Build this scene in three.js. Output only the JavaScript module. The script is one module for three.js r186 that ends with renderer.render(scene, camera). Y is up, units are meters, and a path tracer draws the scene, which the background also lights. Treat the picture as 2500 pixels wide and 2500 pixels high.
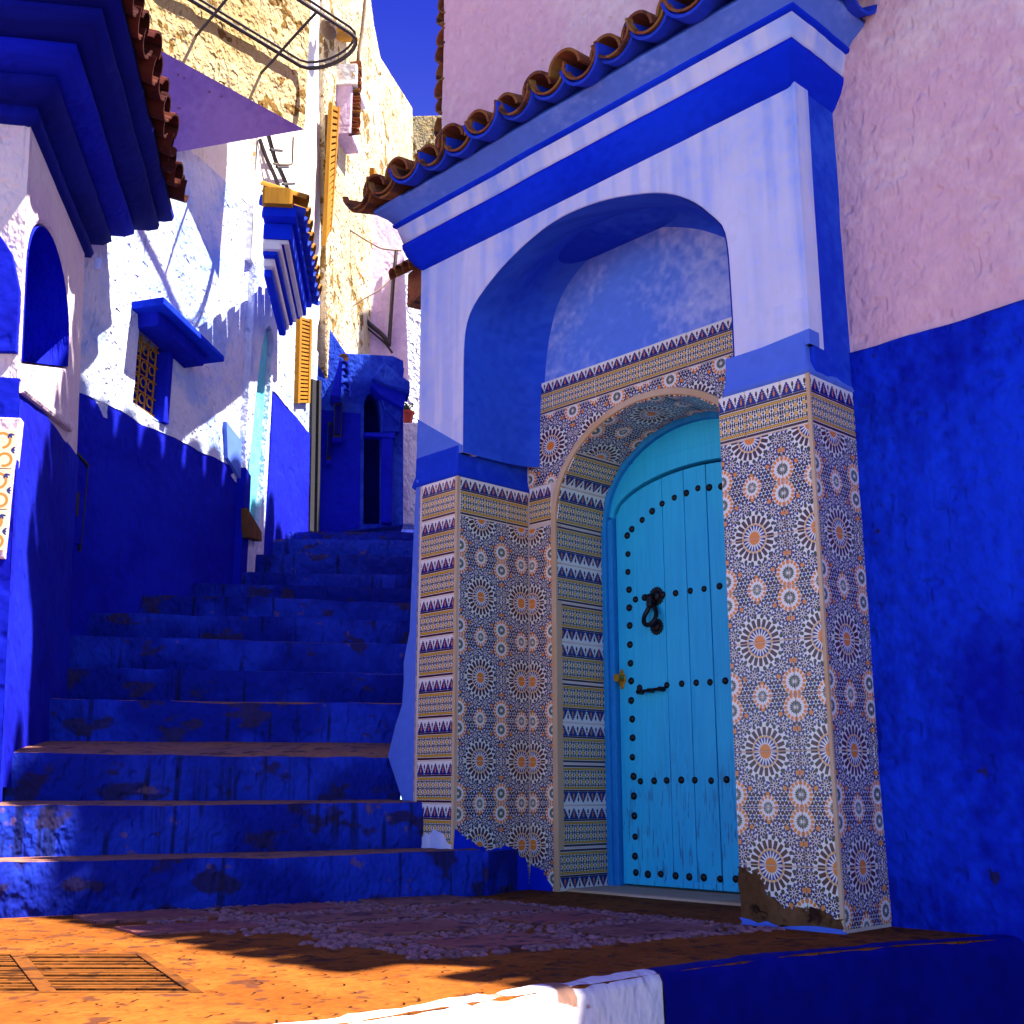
import * as THREE from 'three';
import { mergeGeometries } from 'three/addons/utils/BufferGeometryUtils.js';

// ───────────────────────── camera, sky, sun, exposure ─────────────────────────
const R = Math.PI / 180;
const EYE = 0.4855, PITCH = 13.65, FOCAL = 1.12;             // eye height, tilt up, focal length in picture widths
const scene = new THREE.Scene();
const camera = new THREE.PerspectiveCamera(2 * Math.atan(0.5 / FOCAL) / R, 1, 0.05, 400);
camera.position.set(0, EYE, 0);
camera.rotation.set(PITCH * R, 0, 0);
const renderer = new THREE.WebGLRenderer({ antialias: true });
renderer.setSize(1024, 1024);
renderer.toneMapping = THREE.LinearToneMapping;
renderer.toneMappingExposure = 4.0;
renderer.shadowMap.enabled = true;
renderer.shadowMap.type = THREE.PCFSoftShadowMap;

const SUN_AZ = 102, SUN_EL = 62;                             // azimuth from the view direction towards the right
const sunDir = new THREE.Vector3(Math.sin(SUN_AZ * R) * Math.cos(SUN_EL * R), Math.sin(SUN_EL * R), -Math.cos(SUN_AZ * R) * Math.cos(SUN_EL * R));
{
  // deep saturated blue sky, paler low down and round the sun
  const w = 512, h = 256, data = new Float32Array(w * h * 4);
  for (let j = 0; j < h; j++) for (let i = 0; i < w; i++) {
    const el = ((j + 0.5) / h - 0.5) * Math.PI, ph = ((i + 0.5) / w - 0.5) * 2 * Math.PI;
    const dx = Math.cos(el) * Math.cos(ph), dy = Math.sin(el), dz = Math.cos(el) * Math.sin(ph);
    const k = Math.pow(1 - Math.max(0, dy), 4.4);
    const c = dx * sunDir.x + dy * sunDir.y + dz * sunDir.z;
    const a = 0.5 * Math.pow(Math.max(0, c), 24);
    const o = (j * w + i) * 4;
    data[o] = 0.002 + 0.40 * k + a * 0.6; data[o + 1] = 0.006 + 0.60 * k + a * 0.62; data[o + 2] = 0.17 + 0.66 * k + a * 0.7; data[o + 3] = 1;
  }
  const t = new THREE.DataTexture(data, w, h, THREE.RGBAFormat, THREE.FloatType);
  t.mapping = THREE.EquirectangularReflectionMapping; t.magFilter = THREE.LinearFilter; t.minFilter = THREE.LinearFilter;
  t.colorSpace = THREE.LinearSRGBColorSpace; t.needsUpdate = true;
  scene.background = t; scene.environment = t;
}
const sun = new THREE.DirectionalLight(new THREE.Color().setRGB(1, 0.93, 0.80), 5);
sun.position.copy(sunDir).multiplyScalar(40).add(new THREE.Vector3(-1, 0, -7)); sun.target.position.set(-1, 0, -7);
sun.castShadow = true; sun.shadow.mapSize.set(4096, 4096);
Object.assign(sun.shadow.camera, { left: -14, right: 14, top: 14, bottom: -14, near: 1, far: 90 });
scene.add(sun, sun.target);

// ───────────────────────── helpers ─────────────────────────
let seed = 7;
const rnd = (a = 0, b = 1) => { seed = (seed * 1664525 + 1013904223) >>> 0; return a + (b - a) * seed / 4294967296; };
const sm = (a, b, x) => { const t = Math.min(1, Math.max(0, (x - a) / (b - a))); return t * t * (3 - 2 * t); };
const mix = (a, b, t) => a + (b - a) * t;
const mix3 = (a, b, t) => [mix(a[0], b[0], t), mix(a[1], b[1], t), mix(a[2], b[2], t)];
function hash(i, j, s) { let h = (i * 374761393 + j * 668265263 + s * 1274126177) | 0; h = Math.imul(h ^ (h >>> 13), 1274126177); return ((h ^ (h >>> 16)) >>> 0) / 4294967296; }
function vn(x, y, px, py, s) {                                // periodic value noise
  const xi = Math.floor(x), yi = Math.floor(y), fx = x - xi, fy = y - yi, u = fx * fx * (3 - 2 * fx), v = fy * fy * (3 - 2 * fy);
  const X0 = ((xi % px) + px) % px, X1 = (X0 + 1) % px, Y0 = ((yi % py) + py) % py, Y1 = (Y0 + 1) % py;
  return mix(mix(hash(X0, Y0, s), hash(X1, Y0, s), u), mix(hash(X0, Y1, s), hash(X1, Y1, s), u), v);
}
function fbm(x, y, px, py, oct, s) { let a = 0.5, r = 0, t = 0; for (let o = 0; o < oct; o++) { r += a * vn(x, y, px, py, s + o); t += a; a *= 0.55; x *= 2; y *= 2; px *= 2; py *= 2; } return r / t; }
const enc = c => { c = Math.min(1, Math.max(0, c)); return 255 * (c <= 0.0031308 ? 12.92 * c : 1.055 * Math.pow(c, 1 / 2.4) - 0.055); };
function colourTex(n, period, fn, m = n) {                    // fn(x, y in 0..1) → linear colour
  const d = new Uint8Array(n * m * 4);
  for (let j = 0; j < m; j++) for (let i = 0; i < n; i++) { const c = fn(i / n, j / m), o = (j * n + i) * 4; d[o] = enc(c[0]); d[o + 1] = enc(c[1]); d[o + 2] = enc(c[2]); d[o + 3] = 255; }
  return finish(new THREE.DataTexture(d, n, m), period, true);
}
function greyTex(n, period, fn) {
  const d = new Uint8Array(n * n * 4);
  for (let j = 0; j < n; j++) for (let i = 0; i < n; i++) { const c = 255 * Math.min(1, Math.max(0, fn(i / n, j / n))), o = (j * n + i) * 4; d[o] = d[o + 1] = d[o + 2] = c; d[o + 3] = 255; }
  return finish(new THREE.DataTexture(d, n, n), period, false);
}
function finish(t, period, colour) {
  t.wrapS = t.wrapT = THREE.RepeatWrapping; t.magFilter = THREE.LinearFilter; t.minFilter = THREE.LinearMipmapLinearFilter; t.generateMipmaps = true; t.anisotropy = 8;
  if (colour) t.colorSpace = THREE.SRGBColorSpace;
  if (period) t.repeat.set(1 / period, 1 / period);
  t.needsUpdate = true; return t;
}
function n3(x, y, z, s) { return fbm(x + 31.7 * z, y + 17.3 * z + x * 0.13, 4096, 4096, 3, s) - 0.5; }

// uv in metres from the dominant face direction
function boxUV(g) {
  if (g.index) g = g.toNonIndexed();
  g.computeVertexNormals();
  const p = g.attributes.position, uv = new Float32Array(p.count * 2), a = new THREE.Vector3(), b = new THREE.Vector3(), c = new THREE.Vector3(), n = new THREE.Vector3();
  for (let i = 0; i < p.count; i += 3) {
    a.fromBufferAttribute(p, i); b.fromBufferAttribute(p, i + 1); c.fromBufferAttribute(p, i + 2);
    n.copy(b).sub(a).cross(c.sub(a));
    const ax = Math.abs(n.x), ay = Math.abs(n.y), az = Math.abs(n.z);
    for (let k = 0; k < 3; k++) {
      const x = p.getX(i + k), y = p.getY(i + k), z = p.getZ(i + k), o = (i + k) * 2;
      if (az >= ax && az >= ay) { uv[o] = x; uv[o + 1] = y; } else if (ax >= ay) { uv[o] = z; uv[o + 1] = y; } else { uv[o] = x; uv[o + 1] = z; }
    }
  }
  g.setAttribute('uv', new THREE.BufferAttribute(uv, 2));
  return g;
}
const names = {};
function numbered(n) { const k = names[n] = (names[n] ?? -1) + 1; return k ? n + '_' + String(k).padStart(3, '0') : n; }
function mesh(name, g, m, parent) {
  if (Array.isArray(g)) g = g.length > 1 ? mergeGeometries(g.map(q => (q.index ? q.toNonIndexed() : q))) : g[0];
  const o = new THREE.Mesh(g, m); o.name = numbered(name); o.castShadow = o.receiveShadow = true; (parent ?? scene).add(o); return o;
}
function tag(o, label, category, group, kind) {
  o.userData.label = label; if (category) o.userData.category = category; if (group) o.userData.group = group; if (kind) o.userData.kind = kind; return o;
}
function thing(name, label, category, group, kind) { const o = new THREE.Group(); o.name = numbered(name); scene.add(o); return tag(o, label, category, group, kind); }
function copyOf(src, name, label) { const c = src.clone(); c.name = numbered(name); c.traverse(q => { if (q !== c && q.name) q.name = numbered(q.name.replace(/_\d{3}$/, '')); }); c.userData = { ...src.userData, label: label ?? src.userData.label }; scene.add(c); return c; }

// survey helpers: a bearing measured on a 2500-wide sheet, met with a wall plane or with level ground, gives the point on that wall
const cs = Math.cos(PITCH * R), sn = Math.sin(PITCH * R);
function ray(px, py) { const a = (px - 1250) / 2800, b = -(py - 1250) / 2800; return [a, b * cs + sn, b * sn - cs]; }
function ground(px, py, y = 0) { const r = ray(px, py), t = (y - EYE) / r[1]; return [r[0] * t, y, r[2] * t]; }
class Wall {                                                  // upright plane: x runs along it (to the right seen from its front), z out of it
  constructor(o, az) { this.o = o; this.az = az; const a = az * R; this.X = [Math.sin(a), 0, -Math.cos(a)]; this.Z = [Math.cos(a), 0, Math.sin(a)]; }
  loc(px, py, z = 0) {
    const r = ray(px, py), Z = this.Z, o = [this.o[0] + Z[0] * z, 0, this.o[2] + Z[2] * z];
    const t = (o[0] * Z[0] + o[2] * Z[2]) / (r[0] * Z[0] + r[2] * Z[2]);
    const p = [r[0] * t - o[0], EYE + r[1] * t, r[2] * t - o[2]];
    return [p[0] * this.X[0] + p[2] * this.X[2], p[1]];
  }
  pts(list, z = 0) { return list.map(([a, b]) => this.loc(a, b, z)); }
  world(x, y, z = 0) { return [this.o[0] + this.X[0] * x + this.Z[0] * z, y, this.o[2] + this.X[2] * x + this.Z[2] * z]; }
  put(g) { g.position.set(this.o[0], 0, this.o[2]); g.rotation.y = (90 - this.az) * R; return g; }
}
// geometry makers (local frames)
function shapeOf(pts) { const s = new THREE.Shape(); pts.forEach(([x, y], i) => i ? s.lineTo(x, y) : s.moveTo(x, y)); s.closePath(); return s; }
function slab(pts, z0, z1, bevel = 0, holes = []) {
  const s = shapeOf(pts); for (const h of holes) s.holes.push(new THREE.Path(h.map(([x, y]) => new THREE.Vector2(x, y))));
  const g = new THREE.ExtrudeGeometry(s, { depth: z1 - z0 - 2 * bevel, bevelEnabled: bevel > 0, bevelThickness: bevel, bevelSize: bevel, bevelOffset: -bevel, bevelSegments: 2, curveSegments: 8 });
  g.translate(0, 0, z0 + bevel); return boxUV(g);
}
const rect = (x0, y0, x1, y1) => [[x0, y0], [x1, y0], [x1, y1], [x0, y1]];
function box(x0, x1, y0, y1, z0, z1, bevel = 0.004) { return slab(rect(x0, y0, x1, y1), z0, z1, Math.min(bevel, (x1 - x0) / 3, (y1 - y0) / 3, (z1 - z0) / 3)); }
function gridSheet(nx, ny, fn, uvfn, flip) {                  // fn(s, t) → [x, y, z]
  const p = [], uv = [], id = [];
  for (let j = 0; j <= ny; j++) for (let i = 0; i <= nx; i++) { const q = fn(i / nx, j / ny); p.push(...q); uv.push(...(uvfn ? uvfn(i / nx, j / ny, q) : [q[0], q[1]])); }
  for (let j = 0; j < ny; j++) for (let i = 0; i < nx; i++) { const a = j * (nx + 1) + i, b = a + 1, c = a + nx + 1, d = c + 1; flip ? id.push(a, c, b, b, c, d) : id.push(a, b, c, b, d, c); }
  const g = new THREE.BufferGeometry(); g.setAttribute('position', new THREE.Float32BufferAttribute(p, 3)); g.setAttribute('uv', new THREE.Float32BufferAttribute(uv, 2)); g.setIndex(id); g.computeVertexNormals(); return g;
}
// a hand-plastered wall face: an uneven grid between a lower and an upper outline, with its thickness behind it
function plasterWall(x0, x1, lo, hi, z, thick, amp, cell = 0.06, s = 3) {
  const f = q => (typeof q === 'function' ? q : () => q), L = f(lo), H = f(hi), Zf = f(z);
  const nx = Math.max(2, Math.round((x1 - x0) / cell)), ny = Math.max(2, Math.round((H((x0 + x1) / 2) - L((x0 + x1) / 2)) / cell));
  const face = gridSheet(nx, ny, (a, b) => { const x = mix(x0, x1, a), y = mix(L(x), H(x), b); return [x, y, Zf(x, y) + amp * 2 * (n3(x * 1.6, y * 1.6, 0, s) + 0.45 * n3(x * 7, y * 7, 1, s + 9))]; });
  const back = gridSheet(nx, 1, (a, b) => { const x = mix(x0, x1, a); return [x, mix(L(x), H(x), b), Zf(x, 0) - thick]; }, null, true);
  const edge = (fx, fy) => gridSheet(fx ? nx : 1, 1, (a, b) => { const x = fx ? mix(x0, x1, a) : fy; const y = fx ? (fy ? H(x) : L(x)) : mix(L(x), H(x), a); return [x, y, Zf(x, y) - thick * b]; }, (a, b, q) => fx ? [q[0], q[2]] : [q[2], q[1]]);
  return mergeGeometries([face, back, edge(true, 1), edge(true, 0), edge(false, x0), edge(false, x1)].map(g => g.toNonIndexed()));
}
function tube(pts, r, seg = 6, n) {
  const c = new THREE.CatmullRomCurve3(pts.map(p => new THREE.Vector3(...p)), false, 'catmullrom', 0.3);
  return new THREE.TubeGeometry(c, n ?? Math.max(8, pts.length * 4), r, seg, false);
}
function rod(a, b, r, seg = 7) {
  const A = new THREE.Vector3(...a), B = new THREE.Vector3(...b), d = B.clone().sub(A), g = new THREE.CylinderGeometry(r, r, d.length(), seg);
  g.applyQuaternion(new THREE.Quaternion().setFromUnitVectors(new THREE.Vector3(0, 1, 0), d.normalize())); g.translate((A.x + B.x) / 2, (A.y + B.y) / 2, (A.z + B.z) / 2); return g;
}
// sweep a profile [(out, y)...] along a plan path of [x, z, nx, nz] with mitred corners; slight hand-made waviness
function sweep(profile, path, amp = 0.004, s = 5) {
  const g = gridSheet(path.length - 1, profile.length - 1, (a, b) => {
    const q = path[Math.round(a * (path.length - 1))], [o, y] = profile[Math.round(b * (profile.length - 1))];
    const w = amp * 2 * n3(q[0] * 3 + o * 5, y * 3, q[1], s);
    return [q[0] + q[2] * (o + w), y + amp * 1.6 * n3(q[0] * 2.3 + 9, 4, q[1], s + 3), q[1] + q[3] * (o + w)];
  }, (a, b) => { const q = path[Math.round(a * (path.length - 1))], P = profile[Math.round(b * (profile.length - 1))]; return [q[0] - q[1], P[1] + P[0]]; });
  return g;
}
// curved roof tile: half pipe along +z from zb (back) to zf (front lip), opening down (cover) or up (pan)
function barrel(r0, r1, z0, z1, up, thick = 0.013, seg = 10) {
  const ring = (r, t) => gridSheet(seg, 3, (a, b) => { const th = Math.PI * (up ? 1 + a : a), rr = mix(r0, r1, b) + t; return [Math.cos(th) * rr, Math.sin(th) * rr * 0.95, mix(z0, z1, b)]; });
  const lip = (b) => gridSheet(seg, 1, (a, q) => { const th = Math.PI * (up ? 1 + a : a), rr = (b ? r1 : r0) + thick * q; return [Math.cos(th) * rr, Math.sin(th) * rr * 0.95, b ? z1 : z0]; });
  const side = a => gridSheet(1, 3, (q, b) => { const th = Math.PI * (up ? 1 + a : a), rr = mix(r0, r1, b) + thick * q; return [Math.cos(th) * rr, Math.sin(th) * rr * 0.95, mix(z0, z1, b)]; });
  return mergeGeometries([ring(0, 0), ring(0, thick), lip(1), lip(0), side(0), side(1)].map(g => g.toNonIndexed()));
}

// ───────────────────────── materials ─────────────────────────
const stuccoBump = greyTex(1024, 2.4, (x, y) => {
  let v = 0.55 * fbm(x * 14, y * 14, 14, 14, 5, 11) + 0.25 * fbm(x * 60, y * 60, 60, 60, 2, 21);
  const pit = fbm(x * 34, y * 26, 34, 26, 2, 31); v -= 0.5 * sm(0.58, 0.9, pit);
  const lump = fbm(x * 22, y * 15, 22, 15, 2, 35); v += 0.25 * sm(0.6, 0.75, lump); return 0.25 + v * 0.8;
});
const roughBump = greyTex(1024, 1.7, (x, y) => {              // trowelled, dabbed render
  const a = fbm(x * 26, y * 17, 26, 17, 4, 41), b = fbm(x * 9, y * 7, 9, 7, 3, 47), c = fbm(x * 80, y * 55, 80, 55, 2, 51), p = fbm(x * 40, y * 26, 40, 26, 2, 55);
  return 0.45 + 0.75 * (a - 0.5) + 0.55 * (b - 0.5) + 0.28 * (c - 0.5) - 0.35 * sm(0.60, 0.90, p);
});
const brushBump = greyTex(512, 1.3, (x, y) => 0.3 + 0.35 * fbm(x * 90, y * 9, 90, 9, 3, 61) + 0.35 * fbm(x * 12, y * 10, 12, 10, 4, 62));
const groundBump = greyTex(1024, 1.8, (x, y) => { const a = fbm(x * 20, y * 20, 20, 20, 5, 71), b = fbm(x * 90, y * 90, 90, 90, 2, 75); return 0.3 + 0.6 * a + 0.25 * b - 0.6 * sm(0.66, 0.78, fbm(x * 45, y * 45, 45, 45, 2, 79)); });
const std = o => new THREE.MeshStandardMaterial({ roughness: 0.9, metalness: 0, side: THREE.DoubleSide, ...o });
let texSeed = 100;
// limewash / paint: two tones in cloudy patches, optional vertical streaks and chips
function paint(base, alt, { cover = 0.5, scale = 6, streak = 0, chips = null, chipAmt = 0.72, bump = stuccoBump, depth = 0.012, rough = 0.92, period = 2.4, n = 512 } = {}) {
  const s = texSeed += 13;
  const map = colourTex(n, period, (x, y) => {
    const a = fbm(x * scale, y * scale, scale, scale, 5, s), f = fbm(x * 64, y * 64, 64, 64, 2, s + 5);
    let t = sm(cover - 0.22, cover + 0.22, a + 0.22 * (f - 0.5));
    if (streak) t = mix(t, sm(0.3, 0.7, fbm(x * scale * 12, y * scale * 0.8, scale * 12, Math.max(1, Math.round(scale * 0.8)), 3, s + 7)), streak);
    let c = mix3(base, alt, t); const g = 0.93 + 0.14 * f; c = [c[0] * g, c[1] * g, c[2] * g];
    if (chips) { const q = fbm(x * 24, y * 24, 24, 24, 4, s + 9) * 0.7 + 0.3 * fbm(x * 5, y * 5, 5, 5, 2, s + 11); c = mix3(c, chips, sm(chipAmt, chipAmt + 0.03, q)); }
    return c;
  });
  const b = bump.clone(); b.needsUpdate = true;
  return new THREE.MeshPhysicalMaterial({ map, bumpMap: b, bumpScale: depth, roughness: rough, specularIntensity: 0.25, side: THREE.DoubleSide });
}
const M = {};
M.lavender = paint([0.73, 0.70, 0.88], [0.20, 0.34, 0.86], { cover: 0.54, scale: 3, streak: 0.35, bump: brushBump, depth: 0.005 });
M.sky = paint([0.10, 0.19, 0.70], [0.30, 0.38, 0.78], { cover: 0.62, scale: 3, bump: brushBump, depth: 0.004 });
M.niche = paint([0.008, 0.045, 0.58], [0.03, 0.11, 0.70], { cover: 0.55, scale: 3, bump: brushBump, depth: 0.003 });
M.band = paint([0.001, 0.022, 0.62], [0.004, 0.038, 0.72], { scale: 4, bump: brushBump, depth: 0.003 });
M.dado = paint([0.001, 0.006, 0.32], [0.005, 0.045, 0.72], { scale: 3, streak: 0.2, chips: [0.02, 0.015, 0.10], chipAmt: 0.70, bump: roughBump, depth: 0.030 });
M.pink = paint([0.80, 0.45, 0.49], [0.85, 0.60, 0.57], { scale: 4, bump: roughBump, depth: 0.02, chips: [0.50, 0.31, 0.33], chipAmt: 0.80 });
M.mauve = paint([0.55, 0.40, 0.62], [0.68, 0.52, 0.68], { scale: 4, streak: 0.3, bump: stuccoBump, depth: 0.014 });
M.white = paint([0.80, 0.77, 0.73], [0.72, 0.70, 0.74], { scale: 5, bump: stuccoBump, depth: 0.02, chips: [0.55, 0.36, 0.14], chipAmt: 0.71 });
M.rough = paint([0.52, 0.40, 0.21], [0.42, 0.29, 0.12], { scale: 5, bump: roughBump, depth: 0.045, chips: [0.17, 0.09, 0.02], chipAmt: 0.60 });
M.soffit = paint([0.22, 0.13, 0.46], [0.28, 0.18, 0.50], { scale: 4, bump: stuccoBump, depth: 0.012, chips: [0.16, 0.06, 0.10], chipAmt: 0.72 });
M.towerRough = paint([0.66, 0.56, 0.38], [0.55, 0.42, 0.24], { scale: 5, bump: roughBump, depth: 0.05, chips: [0.24, 0.14, 0.04], chipAmt: 0.62 });
M.stucco = paint([0.78, 0.79, 0.84], [0.72, 0.75, 0.84], { scale: 5, bump: roughBump, depth: 0.05 });
M.bluewash = paint([0.60, 0.64, 0.82], [0.30, 0.42, 0.80], { cover: 0.58, scale: 7, bump: roughBump, depth: 0.03, period: 2 });
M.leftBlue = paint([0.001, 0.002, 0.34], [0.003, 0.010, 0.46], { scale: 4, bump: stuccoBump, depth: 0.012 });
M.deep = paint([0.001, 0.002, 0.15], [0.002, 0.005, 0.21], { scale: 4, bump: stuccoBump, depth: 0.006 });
M.palepink = paint([0.76, 0.62, 0.64], [0.68, 0.50, 0.60], { scale: 5, bump: roughBump, depth: 0.02 });
M.turq = paint([0.10, 0.52, 0.66], [0.16, 0.60, 0.70], { scale: 5, bump: roughBump, depth: 0.012 });
M.endBlue = paint([0.003, 0.016, 0.36], [0.02, 0.07, 0.55], { scale: 4, bump: roughBump, depth: 0.02 });
M.riser = (() => {
  const s = 900;
  const map = colourTex(1024, 2.2, (x, y) => {
    const a = fbm(x * 6, y * 6, 6, 6, 5, s), f = fbm(x * 70, y * 70, 70, 70, 2, s + 3);
    let c = mix3([0.002, 0.011, 0.25], [0.010, 0.036, 0.46], sm(0.35, 0.65, a));
    const drip = fbm(x * 90, y * 5, 90, 5, 3, s + 5); c = mix3(c, [0.004, 0.006, 0.035], 0.75 * sm(0.60, 0.74, drip) * sm(0.42, 0.58, fbm(x * 7, y * 5, 7, 5, 3, s + 8)));
    const st = fbm(x * 12, y * 20, 12, 20, 4, s + 12); c = mix3(c, [0.03, 0.02, 0.06], 0.8 * sm(0.62, 0.7, st));
    const ch = fbm(x * 40, y * 40, 40, 40, 3, s + 15); c = mix3(c, [0.16, 0.08, 0.14], 0.7 * sm(0.70, 0.76, ch * 0.6 + a * 0.4));
    const g = 0.85 + 0.3 * f; return [c[0] * g, c[1] * g, c[2] * g];
  });
  return new THREE.MeshPhysicalMaterial({ map, bumpMap: roughBump, bumpScale: 0.03, roughness: 0.85, specularIntensity: 0.3, side: THREE.DoubleSide });
})();
M.riserWorn = [0, 1, 2].map(k => {                            // lowest risers: one long sheet of worn paint each
  const s = 960 + 31 * k, map = colourTex(1024, 0, (x, y) => {
    const X = x * 4.4, a = fbm(x * 12, y * 3, 12, 3, 5, s), f = fbm(x * 140, y * 35, 140, 35, 2, s + 3), drip = fbm(x * 180, y * 2, 180, 2, 3, s + 5), st = fbm(x * 24, y * 10, 24, 10, 4, s + 12), ch = fbm(x * 80, y * 20, 80, 20, 3, s + 15);
    let c = mix3([0.002, 0.011, 0.24], [0.010, 0.034, 0.42], sm(0.35, 0.65, a));
    c = mix3(c, [0.004, 0.006, 0.035], 0.75 * sm(0.60, 0.74, drip) * sm(0.42, 0.58, a)); c = mix3(c, [0.02, 0.012, 0.04], 0.8 * sm(0.6, 0.7, st));
    c = mix3(c, [0.14, 0.07, 0.12], 0.7 * sm(0.70, 0.76, ch * 0.6 + a * 0.4));
    const g = 0.85 + 0.3 * f; return [c[0] * g, c[1] * g, c[2] * g];
  }, 256);
  map.repeat.set(1 / 4.4, 1 / 1.1); return new THREE.MeshPhysicalMaterial({ map, bumpMap: roughBump, bumpScale: 0.03, roughness: 0.85, specularIntensity: 0.3, side: THREE.DoubleSide });
});
M.whitewash = paint([0.62, 0.60, 0.72], [0.50, 0.42, 0.52], { scale: 6, bump: roughBump, depth: 0.025, chips: [0.30, 0.20, 0.20], chipAmt: 0.68 });
const earth = (a, b, c, s, bump = groundBump, depth = 0.02) => new THREE.MeshPhysicalMaterial({ specularIntensity: 0.2, side: THREE.DoubleSide, map: colourTex(1024, 1.8, (x, y) => { const q = fbm(x * 8, y * 8, 8, 8, 5, s), f = fbm(x * 90, y * 90, 90, 90, 2, s + 4), k = fbm(x * 30, y * 30, 30, 30, 3, s + 8); let v = mix3(a, b, sm(0.35, 0.65, q)); v = mix3(v, c, sm(0.62, 0.74, k)); const g = 0.8 + 0.4 * f; return [v[0] * g, v[1] * g, v[2] * g]; }), bumpMap: bump, bumpScale: depth, roughness: 0.95 });
M.mortar = earth([0.13, 0.055, 0.02], [0.20, 0.09, 0.035], [0.05, 0.02, 0.012], 1270, groundBump, 0.02);
M.pave = earth([0.20, 0.054, 0.006], [0.26, 0.076, 0.010], [0.10, 0.030, 0.012], 1200);
M.apron = earth([0.19, 0.066, 0.062], [0.25, 0.095, 0.088], [0.09, 0.032, 0.034], 1250, groundBump, 0.04);
M.tread = earth([0.26, 0.12, 0.11], [0.32, 0.14, 0.09], [0.12, 0.06, 0.07], 1300);
M.slab = [0, 1, 2].map(i => earth([0.21 + 0.03 * i, 0.085, 0.075], [0.27 + 0.02 * i, 0.115, 0.095], [0.10, 0.045, 0.06], 1400 + 37 * i, groundBump, 0.012));
M.pebble = std({ color: new THREE.Color().setRGB(0.27, 0.12, 0.12), roughness: 0.85 });
M.clay = [0, 1, 2].map(i => earth([0.20 + 0.04 * i, 0.065, 0.03], [0.28, 0.10 + 0.02 * i, 0.035], [0.10, 0.04, 0.03], 1500 + 41 * i, groundBump, 0.008));
M.clayShade = [0, 1].map(i => earth([0.060 + 0.02 * i, 0.014, 0.012], [0.09, 0.022, 0.014], [0.03, 0.01, 0.01], 1590 + 41 * i, groundBump, 0.01));  // clay darkened to stand for the shadow over the left eave
M.lane = earth([0.13, 0.11, 0.12], [0.17, 0.145, 0.15], [0.08, 0.07, 0.08], 1777);
M.clayBlue = paint([0.012, 0.04, 0.50], [0.03, 0.07, 0.60], { scale: 6, bump: groundBump, depth: 0.006, chips: [0.20, 0.07, 0.06], chipAmt: 0.73 });
M.cream = paint([0.72, 0.50, 0.30], [0.66, 0.40, 0.20], { scale: 6, bump: stuccoBump, depth: 0.006 });
M.grout = paint([0.80, 0.66, 0.56], [0.74, 0.54, 0.42], { scale: 6, bump: stuccoBump, depth: 0.003 });
M.ochre = paint([0.40, 0.19, 0.018], [0.28, 0.12, 0.015], { scale: 6, streak: 0.5, bump: brushBump, depth: 0.004 });
M.wood = paint([0.10, 0.045, 0.02], [0.17, 0.08, 0.03], { scale: 6, streak: 0.6, bump: brushBump, depth: 0.004 });
M.iron = std({ color: new THREE.Color().setRGB(0.012, 0.012, 0.014), roughness: 0.42, metalness: 0.6 });
M.rust = std({ color: new THREE.Color().setRGB(0.10, 0.055, 0.03), roughness: 0.7, metalness: 0.2 });
M.brass = std({ color: new THREE.Color().setRGB(0.72, 0.36, 0.05), roughness: 0.28, metalness: 0.9 });
M.cable = std({ color: new THREE.Color().setRGB(0.035, 0.025, 0.03), roughness: 0.7 });
M.cableLight = std({ color: new THREE.Color().setRGB(0.30, 0.22, 0.16), roughness: 0.7 });
M.dark = std({ color: new THREE.Color().setRGB(0.012, 0.012, 0.02), roughness: 0.8 });
M.glass = new THREE.MeshPhysicalMaterial({ color: new THREE.Color().setRGB(0.02, 0.03, 0.06), roughness: 0.08, metalness: 0, side: THREE.DoubleSide });
M.leaf = std({ color: new THREE.Color().setRGB(0.05, 0.10, 0.015), roughness: 0.7 });
M.pot = std({ color: new THREE.Color().setRGB(0.45, 0.05, 0.03), roughness: 0.7 });
// the door's paint: worn along the grain low down where feet and rain reach it
M.door = std({
  map: colourTex(1024, 0, (x, y) => {
    const g = fbm(x * 120, y * 10, 120, 10, 3, 1701), a = fbm(x * 5, y * 6, 5, 6, 4, 1705), k = fbm(x * 150, y * 26, 150, 26, 3, 1711);
    let c = mix3([0.010, 0.52, 0.84], [0.016, 0.58, 0.88], sm(0.3, 0.7, a)); c = c.map(v => v * (0.9 + 0.2 * g));
    const low = sm(0.42, 0.06, y); c = mix3(c, [0.03, 0.12, 0.28], 0.8 * sm(0.66 - 0.05 * low, 0.73, k) * low); return c;
  }), bumpMap: greyTex(512, 0, (x, y) => 0.5 * fbm(x * 90, y * 8, 90, 8, 3, 1721) + 0.5 * fbm(x * 60, y * 30, 60, 30, 3, 1725)), bumpScale: 0.0025, roughness: 0.5
});
for (const t of [M.door.map, M.door.bumpMap]) { t.repeat.set(1 / 1.3, 1 / 2.4); t.offset.set(0.9, 0); }
M.doorFrame = paint([0.016, 0.24, 0.62], [0.02, 0.32, 0.72], { scale: 6, streak: 0.6, bump: brushBump, depth: 0.006, rough: 0.55 });

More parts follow.
